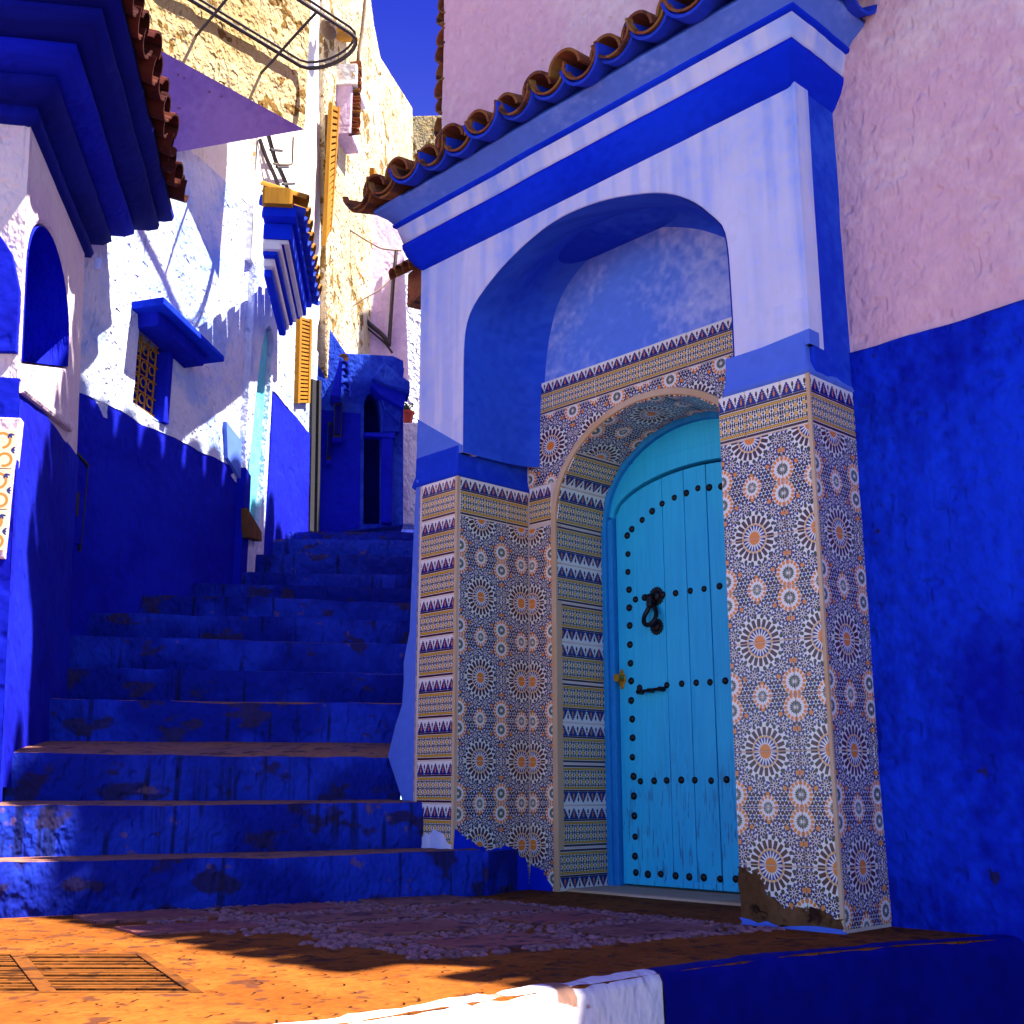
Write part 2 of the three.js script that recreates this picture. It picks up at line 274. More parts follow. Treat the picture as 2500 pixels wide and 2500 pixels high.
// ───────────────────────── printed tiles ─────────────────────────
const TW = 0.29, TH = 0.206;
const C = { white: '#f8eedd', blue: '#0e0f70', brown: '#4a0f0a', olive: '#383a0c', orange: '#f28a10', yellow: '#f0ae18', black: '#08080e', cream: '#efd9c8' };
function canvas(w, h, draw) {
  const c = document.createElement('canvas'); c.width = w; c.height = h; draw(c.getContext('2d'), w, h);
  const t = new THREE.CanvasTexture(c); t.colorSpace = THREE.SRGBColorSpace; t.magFilter = THREE.LinearFilter; t.minFilter = THREE.LinearMipmapLinearFilter; t.generateMipmaps = true; t.anisotropy = 16; return t;
}
function drawMedallion(ctx, W, H) {
  const S = W / 290;                                          // pixels per millimetre; origin bottom-left, y up
  ctx.fillStyle = C.white; ctx.fillRect(0, 0, W, H);
  ctx.save(); ctx.translate(0, H); ctx.scale(S, -S);
  const fill = c => { ctx.fillStyle = c; ctx.fill(); };
  const dot = (x, y, r, c) => { ctx.beginPath(); ctx.arc(x, y, r, 0, 7); fill(c); };
  const seed = (x, y, a, l, w, c) => { ctx.save(); ctx.translate(x, y); ctx.rotate(a); ctx.beginPath(); ctx.ellipse(0, 0, l, w, 0, 0, 7); fill(c); ctx.restore(); };
  const kite = (x, y, a, l, w, c, k = 0.35) => { ctx.save(); ctx.translate(x, y); ctx.rotate(a); ctx.beginPath(); ctx.moveTo(-l, 0); ctx.lineTo(l * k, w); ctx.lineTo(l, 0); ctx.lineTo(l * k, -w); ctx.closePath(); fill(c); ctx.restore(); };
  const star = (x, y, r, c, n = 8) => { ctx.beginPath(); for (let i = 0; i < 2 * n; i++) { const q = i % 2 ? r * 0.62 : r, a = i * Math.PI / n; ctx[i ? 'lineTo' : 'moveTo'](x + q * Math.cos(a), y + q * Math.sin(a)); } ctx.closePath(); fill(c); };
  const WD = 290, HT = 206, mx = WD / 2;
  // ground mosaic of seeds and stars on a hexagonal net
  const NX = 290 / 8;
  for (let r = -1; r < 8; r++) for (let q = -1; q < 10; q++) {
    const x = q * NX + (r % 2 ? NX / 2 : 0), y = HT - r * NX * 0.866;
    star(x, y, 9.4, C.black);
    for (let k = 0; k < 6; k++) { const a = k * Math.PI / 3; seed(x + NX / 2 * Math.cos(a), y + NX / 2 * Math.sin(a), a, 9.2, 6.6, k % 3 === 0 ? C.blue : C.brown); }
    for (let k = 0; k < 2; k++) seed(x, y + (k ? 1 : -1) * NX * 0.57, 0, 4.2, 4.2, C.blue);
  }
  const clear = (x, y, r) => dot(x, y, r, C.white);
  const rosette = (x, y, r, n) => {
    clear(x, y, r * 1.05);
    for (let i = 0; i < n; i++) { const a = (i + 0.5) * 2 * Math.PI / n; kite(x + r * 0.50 * Math.cos(a), y + r * 0.50 * Math.sin(a), a, r * 0.32, r * 0.17, C.brown); kite(x + r * 0.86 * Math.cos(a + Math.PI / n), y + r * 0.86 * Math.sin(a + Math.PI / n), a + Math.PI / n + Math.PI, r * 0.27, r * 0.22, C.blue, -0.2); }
    star(x, y, r * 0.2, C.blue, 8);
  };
  // the ring of rosettes round the half medallion
  clear(mx, 0, 110);
  for (let i = 0; i < 6; i++) { const a = (15 + 30 * i) * R; rosette(mx + 130 * Math.cos(a), 130 * Math.sin(a), 30, 9); }
  for (let i = 0; i < 5; i++) { const a = (30 + 30 * i) * R; dot(mx + 158 * Math.cos(a), 158 * Math.sin(a), 9, C.orange); }
  for (let i = 0; i < 20; i++) { const a = (i + 0.5) * 18 * R; seed(mx + 101 * Math.cos(a), 101 * Math.sin(a), a, 9, 7.4, C.olive); }
  for (let i = 0; i < 20; i++) { const a = i * 18 * R; ctx.save(); ctx.translate(mx + 75 * Math.cos(a), 75 * Math.sin(a)); ctx.rotate(a); ctx.fillStyle = C.brown; ctx.fillRect(-16, -7.8, 32, 15.6); ctx.restore(); }
  dot(mx, 0, 57, C.white);
  for (let i = 0; i < 20; i++) { const a = (i + 0.5) * 18 * R; ctx.beginPath(); ctx.moveTo(mx + 24 * Math.cos(a), 24 * Math.sin(a)); ctx.lineTo(mx + 52 * Math.cos(a - 0.115), 52 * Math.sin(a - 0.115)); ctx.lineTo(mx + 52 * Math.cos(a + 0.115), 52 * Math.sin(a + 0.115)); fill(C.blue); }
  ctx.lineWidth = 3; ctx.strokeStyle = C.orange; ctx.beginPath(); ctx.arc(mx, 0, 55, 0, 7); ctx.stroke();
  for (let i = 0; i < 20; i++) { const a = i * 18 * R; dot(mx + 55 * Math.cos(a), 55 * Math.sin(a), 4.6, C.yellow); }
  dot(mx, 0, 25, C.orange);
  // the small flower at the opposite edge and the paired flowers on the sides
  const flower = (x, y, r, n) => {
    clear(x, y, r * 1.18);
    for (let i = 0; i < n; i++) { const a = i * 2 * Math.PI / n; seed(x + r * Math.cos(a), y + r * Math.sin(a), a + Math.PI / 2, r * 0.155, r * 0.19, C.orange); kite(x + r * 0.36 * Math.cos(a), y + r * 0.36 * Math.sin(a), a, r * 0.25, r * 0.085, C.olive); }
  };
  flower(mx, HT, 37, 14); flower(0, HT - 47, 44, 16); flower(WD, HT - 47, 44, 16);
  ctx.restore();
}
function drawBorder(ctx, W, H) {
  const star = (x, y, r, c, n = 8) => { ctx.beginPath(); for (let i = 0; i < 2 * n; i++) { const q = i % 2 ? r * 0.62 : r, a = i * Math.PI / n; ctx[i ? 'lineTo' : 'moveTo'](x + q * Math.cos(a), y + q * Math.sin(a)); } ctx.closePath(); ctx.fillStyle = c; ctx.fill(); };
  const S = W / 290; ctx.fillStyle = C.white; ctx.fillRect(0, 0, W, H); ctx.save(); ctx.scale(S, S);     // y down from the castle edge
  const fill = c => { ctx.fillStyle = c; ctx.fill(); };
  const period = 290 / 5;
  for (let i = -1; i < 6; i++) {                              // stepped trees and the dark leaves between them
    const x = (i + 0.5) * period, y = 66;
    ctx.fillStyle = C.blue; for (let k = 0; k < 6; k++) { const w = 27 - k * 4.4; ctx.fillRect(x - w, y - 9 - k * 9, 2 * w, 9.3); if (k < 5) ctx.fillRect(x - w + 1.5 - 3.6, y - 9 - k * 9 + 2, 2 * w + 4.2, 4); }
    ctx.fillStyle = C.orange; ctx.beginPath(); ctx.ellipse(x, y - 20, 4.6, 12, 0, 0, 7); ctx.fill(); ctx.beginPath(); ctx.arc(x, y - 37, 3.4, 0, 7); ctx.fill();
    ctx.beginPath(); ctx.ellipse(x + period / 2, 27, 5.4, 12, 0, 0, 7); fill(C.brown); ctx.fillStyle = C.olive; ctx.fillRect(x + period / 2 - 1.5, 36, 3, 14); ctx.fillRect(x + period / 2 - 5, 43, 10, 3);
  }
  ctx.fillStyle = C.brown; ctx.fillRect(0, 67, 290, 9); ctx.fillRect(0, 192, 290, 11);
  ctx.fillStyle = C.olive; ctx.fillRect(0, 79, 290, 13); ctx.fillRect(0, 176, 290, 13);
  ctx.strokeStyle = C.yellow; ctx.lineWidth = 5; for (const y0 of [85.5, 182.5]) { ctx.beginPath(); for (let i = 0; i <= 58; i++) ctx[i ? 'lineTo' : 'moveTo'](i * 5, y0 + (i % 2 ? 4 : -4)); ctx.stroke(); }
  for (let r = 0; r < 5; r++) for (let q = -1; q < 15; q++) {
    const x = q * 20.72 + 5, y = 99 + r * 17.5;
    if (r % 2 === 0) { ctx.beginPath(); ctx.ellipse(x + 10.3, y, 4.6, 7, 0, 0, 7); fill((q & 1) ? C.brown : C.olive); star(x, y, 5.6, (q & 1) ? C.black : C.brown); }
    else if (q & 1) { ctx.fillStyle = C.yellow; ctx.fillRect(x - 10.5, y - 4, 21, 8); ctx.fillRect(x - 4, y - 10.5, 8, 21); for (const [a, e] of [[1, 1], [-1, 1], [1, -1], [-1, -1]]) { ctx.beginPath(); ctx.arc(x + a * 9, y + e * 8.5, 3.9, 0, 7); fill(C.olive); } }
    else { star(x, y, 6.6, C.black); for (const a of [-1, 1]) { ctx.beginPath(); ctx.ellipse(x, y + a * 11.5, 3.6, 4.4, 0, 0, 7); fill(C.brown); } }
  }
  ctx.restore();
}
const glaze = t => new THREE.MeshPhysicalMaterial({ map: t, roughness: 0.32, metalness: 0, clearcoat: 0.35, clearcoatRoughness: 0.2, side: THREE.DoubleSide });
M.medal = glaze(canvas(1160, 824, drawMedallion));
M.border = glaze(canvas(1160, 824, drawBorder));
M.arabesque = glaze(canvas(512, 512, (ctx, W, H) => {         // cream tile with ochre scrolls and blue leaves
  ctx.fillStyle = '#ecd9b4'; ctx.fillRect(0, 0, W, H); ctx.strokeStyle = '#c8881c'; ctx.lineWidth = 34; ctx.lineCap = 'round';
  for (const [x, y, r, a, b] of [[130, 330, 105, 0.5, 5.2], [350, 150, 95, 2.5, 7.6], [400, 400, 80, 3, 8]]) { ctx.beginPath(); ctx.arc(x, y, r, a, b); ctx.stroke(); }
  ctx.fillStyle = '#23246e'; for (const [x, y, a] of [[90, 90, 0.5], [240, 60, 2], [430, 60, 1], [250, 260, 0.3], [60, 470, 2], [300, 470, 1.2], [470, 270, 0]]) for (let k = -1; k < 2; k++) { ctx.save(); ctx.translate(x, y); ctx.rotate(a + k * 0.8); ctx.beginPath(); ctx.ellipse(28, 0, 34, 13, 0, 0, 7); ctx.fill(); ctx.restore(); }
}));
// one tile: a thin plate with the print on its face; [a0, a1] × [b0, b1] is the piece of the print on a cut tile
function tilePlate(w, h, a0 = 0, b0 = 0, a1 = 1, b1 = 1, flip = false, t = 0.008) {
  const e = 0.0012, s = shapeOf(rect(0, 0, w, h));
  const g = new THREE.ExtrudeGeometry(s, { depth: t - 2 * e, bevelEnabled: true, bevelThickness: e, bevelSize: e, bevelOffset: -e, bevelSegments: 1, steps: 1 }).toNonIndexed();
  g.translate(0, 0, e);
  const p = g.attributes.position, uv = g.attributes.uv;
  for (let i = 0; i < p.count; i++) { let v = p.getY(i) / h; if (flip) v = 1 - v; uv.setXY(i, a0 + (a1 - a0) * p.getX(i) / w, b0 + (b1 - b0) * v); }
  return g;
}

// ───────────────────────── the tiled portal on the right ─────────────────────────
const PW = new Wall([1.1542, 0, -4.2187], 136.3);             // front of its piers; x = 0 at the right-hand arris
{
  const P = PW.put(thing('portal', 'lavender portal with mosaic tiled piers and a turquoise studded door', 'portal'));
  const ellipse = (cx, cy, a, b, n, from = 180, to = 0) => Array.from({ length: n + 1 }, (_, i) => { const t = mix(from, to, i / n) * R; return [cx + a * Math.cos(t), cy + b * Math.sin(t)]; });
  // upper wall with the wide niche arch
  const curve = (pts, n) => new THREE.SplineCurve(pts.map(([x, y]) => new THREE.Vector2(x, y))).getSpacedPoints(n).map(p => [p.x, p.y]);
  const NA = 64, arch = curve([[-2.075, 2.2], [-2.075, 2.5], [-2.072, 2.80], [-2.035, 2.95], [-1.924, 3.06], [-1.692, 3.183], [-1.40, 3.262], [-1.10, 3.252], [-0.821, 3.183], [-0.661, 3.116], [-0.54, 3.03], [-0.452, 2.935], [-0.375, 2.81], [-0.36, 2.5], [-0.36, 2.2]], NA);
  mesh('upper_wall', slab([[-2.445, 2.2], ...arch, [-0.001, 2.2], [0.0, 2.9], [0.006, 3.38], [-2.45, 3.38]], -0.14, -0.028, 0.008), M.lavender, P);
  mesh('side_wall', box(-0.1, -0.003, 2.05, 3.38, -0.36, -0.06), M.niche, P);
  mesh('side_wall', box(-2.44, -2.3, -0.1, 3.38, -1.2, -0.12), M.niche, P);
  mesh('lintel_core', box(-2.3, -0.1, 3.3, 3.72, -0.9, -0.15), M.niche, P);
  // piers behind the tiles
  mesh('pier', box(-0.43, -0.0035, -0.3, 2.07, -0.34, -0.004), M.grout, P);
  mesh('pier', box(-2.40, -2.0845, -0.3, 2.07, -0.6, -0.004), M.grout, P);
  mesh('corner_strip', box(-0.012, 0.0025, 0.0, 2.07, -0.012, 0.0025, 0.002), M.cream, P);
  mesh('corner_strip', box(-2.095, -2.0785, 0.2, 2.07, -0.014, 0.002, 0.002), M.cream, P);
  // the painted shoulder between the tiles and the upper wall
  const shoulder = [[-0.026, 2.245], [-0.022, 2.235], [-0.02, 2.14], [-0.004, 2.10], [0.006, 2.075], [-0.02, 2.062]];
  const seg = (a, b, nx, nz, n) => Array.from({ length: n + 1 }, (_, i) => [mix(a[0], b[0], i / n), mix(a[1], b[1], i / n), nx, nz]);
  mesh('shoulder', sweep(shoulder, [...seg([-0.40, 0], [-0.03, 0], 0, 1, 10), [0, 0, 1, 1], ...seg([0, -0.03], [0, -0.34], 1, 0, 8)], 0.006), M.sky, P);
  mesh('shoulder', sweep(shoulder, [...seg([-2.45, 0], [-2.11, 0], 0, 1, 10), [-2.08, 0, 1, 1], ...seg([-2.08, -0.03], [-2.08, -0.54], 1, 0, 10)], 0.005), M.niche, P);
  mesh('blue_base', slab([[-2.452, 2.2], [-2.077, 2.2], [-2.077, 2.24], [-2.45, 2.47]], -0.1, -0.0262, 0.001), M.sky, P);
  mesh('blue_base', slab([[-0.362, 2.2], [0.0, 2.2], [0.0015, 2.262], [-0.362, 2.235]], -0.1, -0.0262, 0.001), M.sky, P);
  // plaster that runs down from the left pier to the stairs
  const cheek = [[-2.372, 2.09], [-2.372, 0.32], [-2.362, 0.2], [-2.33, 0.02], [-2.50, 0.0], [-2.47, 0.40], [-2.62, 0.66], [-2.56, 0.82], [-2.51, 0.92], [-2.50, 1.05], [-2.505, 1.14], [-2.46, 1.3], [-2.45, 1.6], [-2.44, 1.9], [-2.425, 2.12]];
  mesh('plaster_cheek', slab(cheek, -0.5, -0.004, 0.012), M.sky, P);
  // niche: jambs and vault, then the back wall with the door arch
  const backArch = curve([[-2.07, 2.2], [-2.07, 2.5], [-2.05, 2.80], [-2.0, 3.02], [-1.90, 3.22], [-1.72, 3.36], [-1.45, 3.43], [-1.15, 3.41], [-0.90, 3.32], [-0.70, 3.20], [-0.54, 3.06], [-0.44, 2.95], [-0.375, 2.81], [-0.36, 2.5], [-0.36, 2.2]], NA);
  mesh('niche_vault', gridSheet(NA, 14, (s, t) => { const i = Math.round(s * NA), a = arch[i], q = backArch[i], e = 1 - Math.sqrt(Math.max(0, 1 - Math.pow(Math.max(0, t - 0.5) / 0.5, 2))), k = sm(0.22, 0.95, t); let x = mix(a[0], q[0], k), y = mix(a[1], q[1], k); const inw = 0.004 + 0.10 * e; const dx = -1.21 - x, dy = 2.6 - y, L = Math.hypot(dx, dy); x += dx / L * inw; y += (y > 2.7 ? dy / L * inw : 0); return [x, y, mix(-0.0292, -0.535, t) + 0.008 * t * n3(x * 3, y * 3, t, 8)]; }, (s, t, q) => [q[2] + q[0] * 0.3, q[1]]), M.niche, P);
  const dA = 0.63, dB = 0.50, dX = -1.245, dS = 1.9;
  const door = (g) => [[dX - dA - g, -0.2], ...ellipse(dX, dS, dA + g, dB + g, 40), [dX + dA + g, -0.2]];
  M.back = paint([0.12, 0.24, 0.80], [0.58, 0.60, 0.86], { cover: 0.52, scale: 3, bump: brushBump, depth: 0.004, period: 2.1 });
  mesh('niche_back', slab([[-2.14, -0.3], [dX - dA - 0.02, -0.3], ...ellipse(dX, dS, dA + 0.02, dB + 0.02, 40), [dX + dA + 0.02, -0.3], [-0.2, -0.3], [-0.2, 3.5], [-2.14, 3.5]], -0.64, -0.53), M.back, P);
  mesh('tile_bed', slab([[-2.09, -0.3], [dX - dA - 0.02, -0.3], ...ellipse(dX, dS, dA + 0.02, dB + 0.02, 40), [dX + dA + 0.02, -0.3], [-0.3, -0.3], [-0.3, 2.672], [-2.09, 2.672]], -0.56, -0.5235), M.grout, P);
  { const o = door(0.035), i = door(0).reverse(); mesh('arch_trim', slab([...o, ...i], -0.56, -0.512, 0.005), M.cream, P); }
  const along = s => { if (s < dS) return [[dX - dA, s], [0, 1]]; const L = arcLen(dA, dB); if (s < dS + L.total) { const a = L.at(s - dS); const p = [dX - dA * Math.cos(a), dS + dB * Math.sin(a)], t = [dA * Math.sin(a), dB * Math.cos(a)], n = Math.hypot(...t); return [p, [t[0] / n, t[1] / n]]; } return [[dX + dA, dS - (s - dS - L.total)], [0, -1]]; };
  function arcLen(a, b) { if (arcLen.c) return arcLen.c; const N = 400, acc = [0]; for (let i = 1; i <= N; i++) { const t = (i - 0.5) / N * Math.PI; acc.push(acc[i - 1] + Math.hypot(a * Math.sin(t), b * Math.cos(t)) * Math.PI / N); } return arcLen.c = { total: acc[N], at: s => { let i = 1; while (i < N && acc[i] < s) i++; return (i - 1 + (s - acc[i - 1]) / (acc[i] - acc[i - 1])) / N * Math.PI; } }; }
  const total = 2 * dS + arcLen(dA, dB).total;
  mesh('reveal', gridSheet(120, 2, (s, t) => { const [p, d] = along(s * total); return [p[0] - d[1] * 0.004, p[1] + d[0] * 0.004, mix(-0.53, -1.0, t)]; }, (s, t) => [s * total, t * 0.5]), M.grout, P);

  // ---- glazed tiles, every one a piece of its own ----
  const geoCache = {};
  function plate(mat, w, h, a0, b0, a1, b1, flip) { const k = [w, h, a0, b0, a1, b1, flip].map(v => +(+v).toFixed(3)).join(); return geoCache[k] ??= tilePlate(w, h, a0, b0, a1, b1, flip); }
  const bx = new THREE.Vector3(), by = new THREE.Vector3(), bz = new THREE.Vector3(), bm = new THREE.Matrix4();
  function tile(mat, w, h, o, ex, ey, { a0 = 0, a1 = 1, b0 = 0, b1 = 1, flip = false } = {}) {
    const g = 0.0042, m = mesh('wall_tile', plate(mat, w - g, h - g, a0, b0, a1, b1, flip), mat, P);
    bx.set(...ex); by.set(...ey); bz.crossVectors(bx, by); bm.makeBasis(bx, by, bz);
    m.quaternion.setFromRotationMatrix(bm); m.rotation.z += rnd(-0.0025, 0.0025);
    const j = rnd(-0.0007, 0.0007);
    m.position.set(o[0] + bz.x * (j - 0.008) + ex[0] * g / 2 + ey[0] * g / 2, o[1] + bz.y * (j - 0.008) + ex[1] * g / 2 + ey[1] * g / 2, o[2] + bz.z * (j - 0.008) + ex[2] * g / 2 + ey[2] * g / 2);
    return m;
  }
  const X = [1, 0, 0], Y = [0, 1, 0], D = [0, 0, -1];
  for (let k = 0; k < 9; k++) {
    const y = 0.011 + TH * k, flip = k % 2 === 0;
    tile(M.medal, 0.29, TH, [-0.43, y, 0], X, Y, { flip }); tile(M.medal, 0.129, TH, [-0.14, y, 0], X, Y, { flip, a1: 0.47 });
    tile(M.medal, 0.285, TH, [0, y, -0.012], D, Y, { flip }); tile(M.medal, 0.04, TH, [0, y, -0.297], D, Y, { flip, a1: 0.14 });
    tile(M.medal, 0.29, TH, [-2.08, y, -0.025], D, Y, { flip }); tile(M.medal, 0.2, TH, [-2.08, y, -0.315], D, Y, { flip, a1: 0.69 });
    tile(M.medal, 0.165, TH, [-2.08, y, -0.52], X, Y, { flip, a0: 0.43 });
    if (k > 0) tile(M.border, 0.27, TH, [-2.366, y, 0], X, Y, { a1: 0.93 });
  }
  const yb = 0.011 + TH * 9;
  tile(M.border, 0.13, TH, [-0.43, yb, 0], X, Y, { a0: 0.5, a1: 0.95 }); tile(M.border, 0.17, TH, [-0.30, yb, 0], X, Y, { a1: 0.6 }); tile(M.border, 0.119, TH, [-0.13, yb, 0], X, Y, { a1: 0.42 });
  tile(M.border, 0.325, TH, [0, yb, -0.012], D, Y); tile(M.border, 0.33, TH, [-2.08, yb, -0.025], D, Y); tile(M.border, 0.16, TH, [-2.08, yb, -0.355], D, Y, { a1: 0.55 });
  tile(M.border, 0.27, TH, [-2.366, yb, 0], X, Y, { a1: 0.93 }); tile(M.border, 0.165, TH, [-2.08, yb + 0.02, -0.52], X, Y, { a1: 0.57 });
  // bare mortar where the lowest tiles have broken away, and paint splashed up from the paving
  const ragged = (pts, z0, z1) => slab(pts.flatMap((p, i) => { const q = pts[(i + 1) % pts.length], o = []; for (let k = 0; k < 5; k++) o.push([mix(p[0], q[0], k / 5) + rnd(-0.010, 0.010), mix(p[1], q[1], k / 5) + rnd(-0.010, 0.010)]); return o; }), z0, z1, 0.0015);
  mesh('bare_mortar', ragged([[-0.432, -0.03], [-0.432, 0.20], [-0.40, 0.205], [-0.33, 0.17], [-0.30, 0.11], [-0.22, 0.07], [-0.12, 0.075], [-0.004, 0.05], [-0.004, -0.03]], -0.01, 0.0035), M.mortar, P);
  mesh('base_paint', ragged([[-0.425, -0.03], [-0.425, 0.02], [-0.25, 0.012], [0.004, 0.012], [0.004, -0.03]], -0.01, 0.008), M.sky, P);
  { const s = ragged([[0.0, -0.2], [0.0, 0.30], [0.10, 0.25], [0.22, 0.20], [0.36, 0.22], [0.50, 0.13], [0.52, -0.2]], -0.01, 0.004); s.rotateY(Math.PI / 2); s.translate(-2.08, 0, -0.005); mesh('base_paint', s, M.band, P); }
  mesh('base_paint', ragged([[-2.08, -0.2], [-2.08, 0.12], [-1.99, 0.10], [-1.93, 0.02], [-1.92, -0.2]], -0.53, -0.512), M.band, P);
  mesh('bare_mortar', ragged([[-2.39, 0.15], [-2.39, 0.30], [-2.30, 0.27], [-2.22, 0.30], [-2.10, 0.24], [-2.085, 0.15]], -0.01, 0.004), M.lavender, P);
  // spandrel tiles cut round the door arch, and the border band above them
  function cutTile(mat, x0, x1, y0, y1, { a0 = 0, a1 = 1, b0 = 0, b1 = 1, flip = false } = {}) {
    const lowAt = x => { const q = (x - dX) / (dA + 0.035); return Math.abs(q) >= 1 ? y0 : Math.max(y0, dS + (dB + 0.035) * Math.sqrt(1 - q * q)); };
    const xs = []; const N = 16; for (let i = 0; i <= N; i++) { const x = mix(x0 + 0.0008, x1 - 0.0008, i / N); if (lowAt(x) < y1 - 0.004) xs.push(x); }
    if (xs.length < 2) return;
    const uv = (x, y) => { let v = (y - y0) / (y1 - y0); if (flip) v = 1 - v; return [mix(a0, a1, (x - x0) / (x1 - x0)), mix(b0, b1, v)]; };
    const at = t => xs[Math.round(t * (xs.length - 1))], z = -0.5195;
    const face = gridSheet(xs.length - 1, 2, (s, t) => { const x = at(s); return [x, mix(lowAt(x) + 0.0008, y1 - 0.0008, t), z]; }, (s, t, q) => uv(q[0], q[1]));
    const under = gridSheet(xs.length - 1, 1, (s, t) => { const x = at(s); return [x, lowAt(x) + 0.0008, z - 0.008 * t]; }, (s, t, q) => uv(q[0], q[1]));
    const top = gridSheet(xs.length - 1, 1, (s, t) => [at(s), y1 - 0.0008, z - 0.008 * t], (s, t, q) => uv(q[0], q[1]));
    mesh('wall_tile', [face, under, top], mat, P);
  }
  const cols = [[-2.08, -1.744, -0.14, 1], [-1.744, -1.431, 0, 1], [-1.431, -1.235, 0, 0.63], [-1.235, -1.082, 0.5, 1], [-1.082, -0.775, 0, 1], [-0.775, -0.47, 0, 1], [-0.47, -0.34, 0, 0.45]];
  for (const [x0, x1, a0, a1] of cols) { cutTile(M.medal, x0, x1, 2.302, 2.49, { a0: Math.max(0, a0), a1, b1: 0.91 }); cutTile(M.medal, x0, x1, 2.096, 2.302, { a0: Math.max(0, a0), a1, flip: true }); }
  for (const [x0, x1, a0] of [[-2.08, -1.892, 0.4], [-1.892, -1.582, 0], [-1.582, -1.273, 0], [-1.273, -0.972, 0], [-0.972, -0.66, 0], [-0.66, -0.35, 0]]) tile(M.border, x1 - x0, 0.19, [x0, 2.49, -0.5195], X, Y, { a0 });
  // the reveal: border tiles laid head to head, plain mosaic round the crown
  const n = Math.round(total / TH), st = total / n;
  for (let i = 0; i < n; i++) {
    const s = i * st, [p0] = along(s), [p1] = along(s + st), d = [p1[0] - p0[0], p1[1] - p0[1]], L = Math.hypot(...d);
    if (p0[1] > 1.9 && p1[1] > 1.9 && L < 0.05) continue;
    const mid = Math.abs(i - (n - 1) / 2) < 2.2;
    tile(mid ? M.medal : M.border, 0.355, L - 0.003, [p0[0], p0[1], -0.523], D, [d[0] / L, d[1] / L, 0], { flip: i % 2 === 0 });
  }
  // ---- cornice ----
  const corn = o => [...seg([-2.45, -0.9], [-2.45, -0.03], -1, 0, 6), [-2.45, -0.0, -1, 1], ...seg([-2.42, 0], [-0.03, 0], 0, 1, 46), [0, 0, 1, 1], ...seg([0, -0.03], [0, -0.38], 1, 0, 8)];
  const prof = (name, list, m) => mesh(name, sweep(list, corn(), 0.005), m, P);
  prof('cornice_band', [[-0.04, 3.345], [-0.012, 3.352], [0.012, 3.375], [0.045, 3.43], [0.062, 3.478], [0.064, 3.505], [0.0, 3.508]], M.band);
  prof('cornice_frieze', [[0.0, 3.50], [0.058, 3.503], [0.064, 3.53], [0.082, 3.598], [0.085, 3.605]], M.lavender);
  prof('cornice_fillet', [[0.08, 3.60], [0.079, 3.606], [0.10, 3.612], [0.104, 3.628], [0.09, 3.632]], M.band);
  prof('cornice_soffit', [[0.09, 3.628], [0.10, 3.634], [0.12, 3.66], [0.175, 3.70], [0.185, 3.72], [-0.3, 3.80], [-0.3, 3.6]], M.sky);
  // ---- curved roof tiles: pans with painted undersides and covers ----
  const pitch = 0.215, tilt = -0.20;
  const panG = [0, 1, 2].map(i => barrel(0.088, 0.108 + 0.004 * i, -0.42, 0.012 * i, true, 0.015, 12)), capG = [0, 1, 2].map(i => barrel(0.066, 0.080 + 0.004 * i, -0.42, 0.012 * i - 0.01, false, 0.015, 12));
  for (let i = 0; i < 14; i++) {
    const x = -2.66 + i * pitch + rnd(-0.012, 0.012), bare = i < 2;
    const pan = mesh('roof_tile', panG[i % 3], bare ? M.clay[i % 3] : M.clayBlue, P); pan.position.set(x, 3.825 + rnd(-0.012, 0.012), 0.265 + rnd(-0.015, 0.015)); pan.rotation.set(-tilt + rnd(-0.05, 0.05), rnd(-0.06, 0.06), rnd(-0.08, 0.08));
    const lip = mesh('roof_tile', barrel(0.100, 0.106, -0.02, 0.012, true, 0.012, 12), M.clay[(i + 1) % 3], P); lip.position.copy(pan.position); lip.rotation.copy(pan.rotation); lip.position.z += 0.014; lip.position.y += 0.012;
    const cap = mesh('roof_tile', capG[(i + 1) % 3], M.clay[(i * 2) % 3], P); cap.position.set(x + pitch / 2, 3.812 + rnd(-0.012, 0.012), 0.235 + rnd(-0.02, 0.02)); cap.rotation.set(-tilt + rnd(-0.06, 0.06), rnd(-0.08, 0.08), rnd(-0.10, 0.10));
  }
  for (let i = 0; i < 2; i++) for (const up of [true, false]) {
    const q = mesh('roof_tile', (up ? panG : capG)[i], up ? M.clayBlue : M.clay[i], P); q.position.set(0.24, 3.81, -0.04 - i * 0.2 + (up ? 0 : -0.1)); q.rotation.set(0, Math.PI / 2, 0); q.rotateX(-tilt);
  }
  mesh('roof_bed', slab([[-2.58, 3.75], [0.15, 3.75], [0.15, 3.88], [-2.58, 3.88]], -0.6, 0.05, 0.01), M.clay[0], P);

  // ---- threshold, frame and door ----
  mesh('threshold', box(-1.95, -0.55, -0.2, 0.012, -1.0, -0.57, 0.012), M.cream, P);
  mesh('threshold_step', box(-1.90, -0.45, -0.25, -0.012, -0.585, -0.49, 0.01), M.sky, P);
  mesh('dark_backing', box(-1.99, -0.5, -0.1, 2.5, -1.08, -1.01), M.dark, P);  // added behind the door so no light shows through its gaps
  const leafArch = (g) => ellipse(dX, 1.945, 0.565 + g, 0.195 + g * 0.8, 30);
  mesh('door_frame', slab([[dX - 0.70, 0], [dX - 0.70, 1.9], ...ellipse(dX, 1.9, 0.70, 0.55, 30), [dX + 0.70, 0], [dX + 0.60, 0], ...ellipse(dX, 1.9, 0.60, 0.465, 30, 0, 180), [dX - 0.60, 0]], -0.97, -0.875, 0.008), M.doorFrame, P);
  mesh('door_frame', slab([[dX - 0.605, 0], [dX - 0.605, 1.93], [dX - 0.57, 1.945], [dX - 0.57, 0]], -0.97, -0.895, 0.006), M.doorFrame, P);
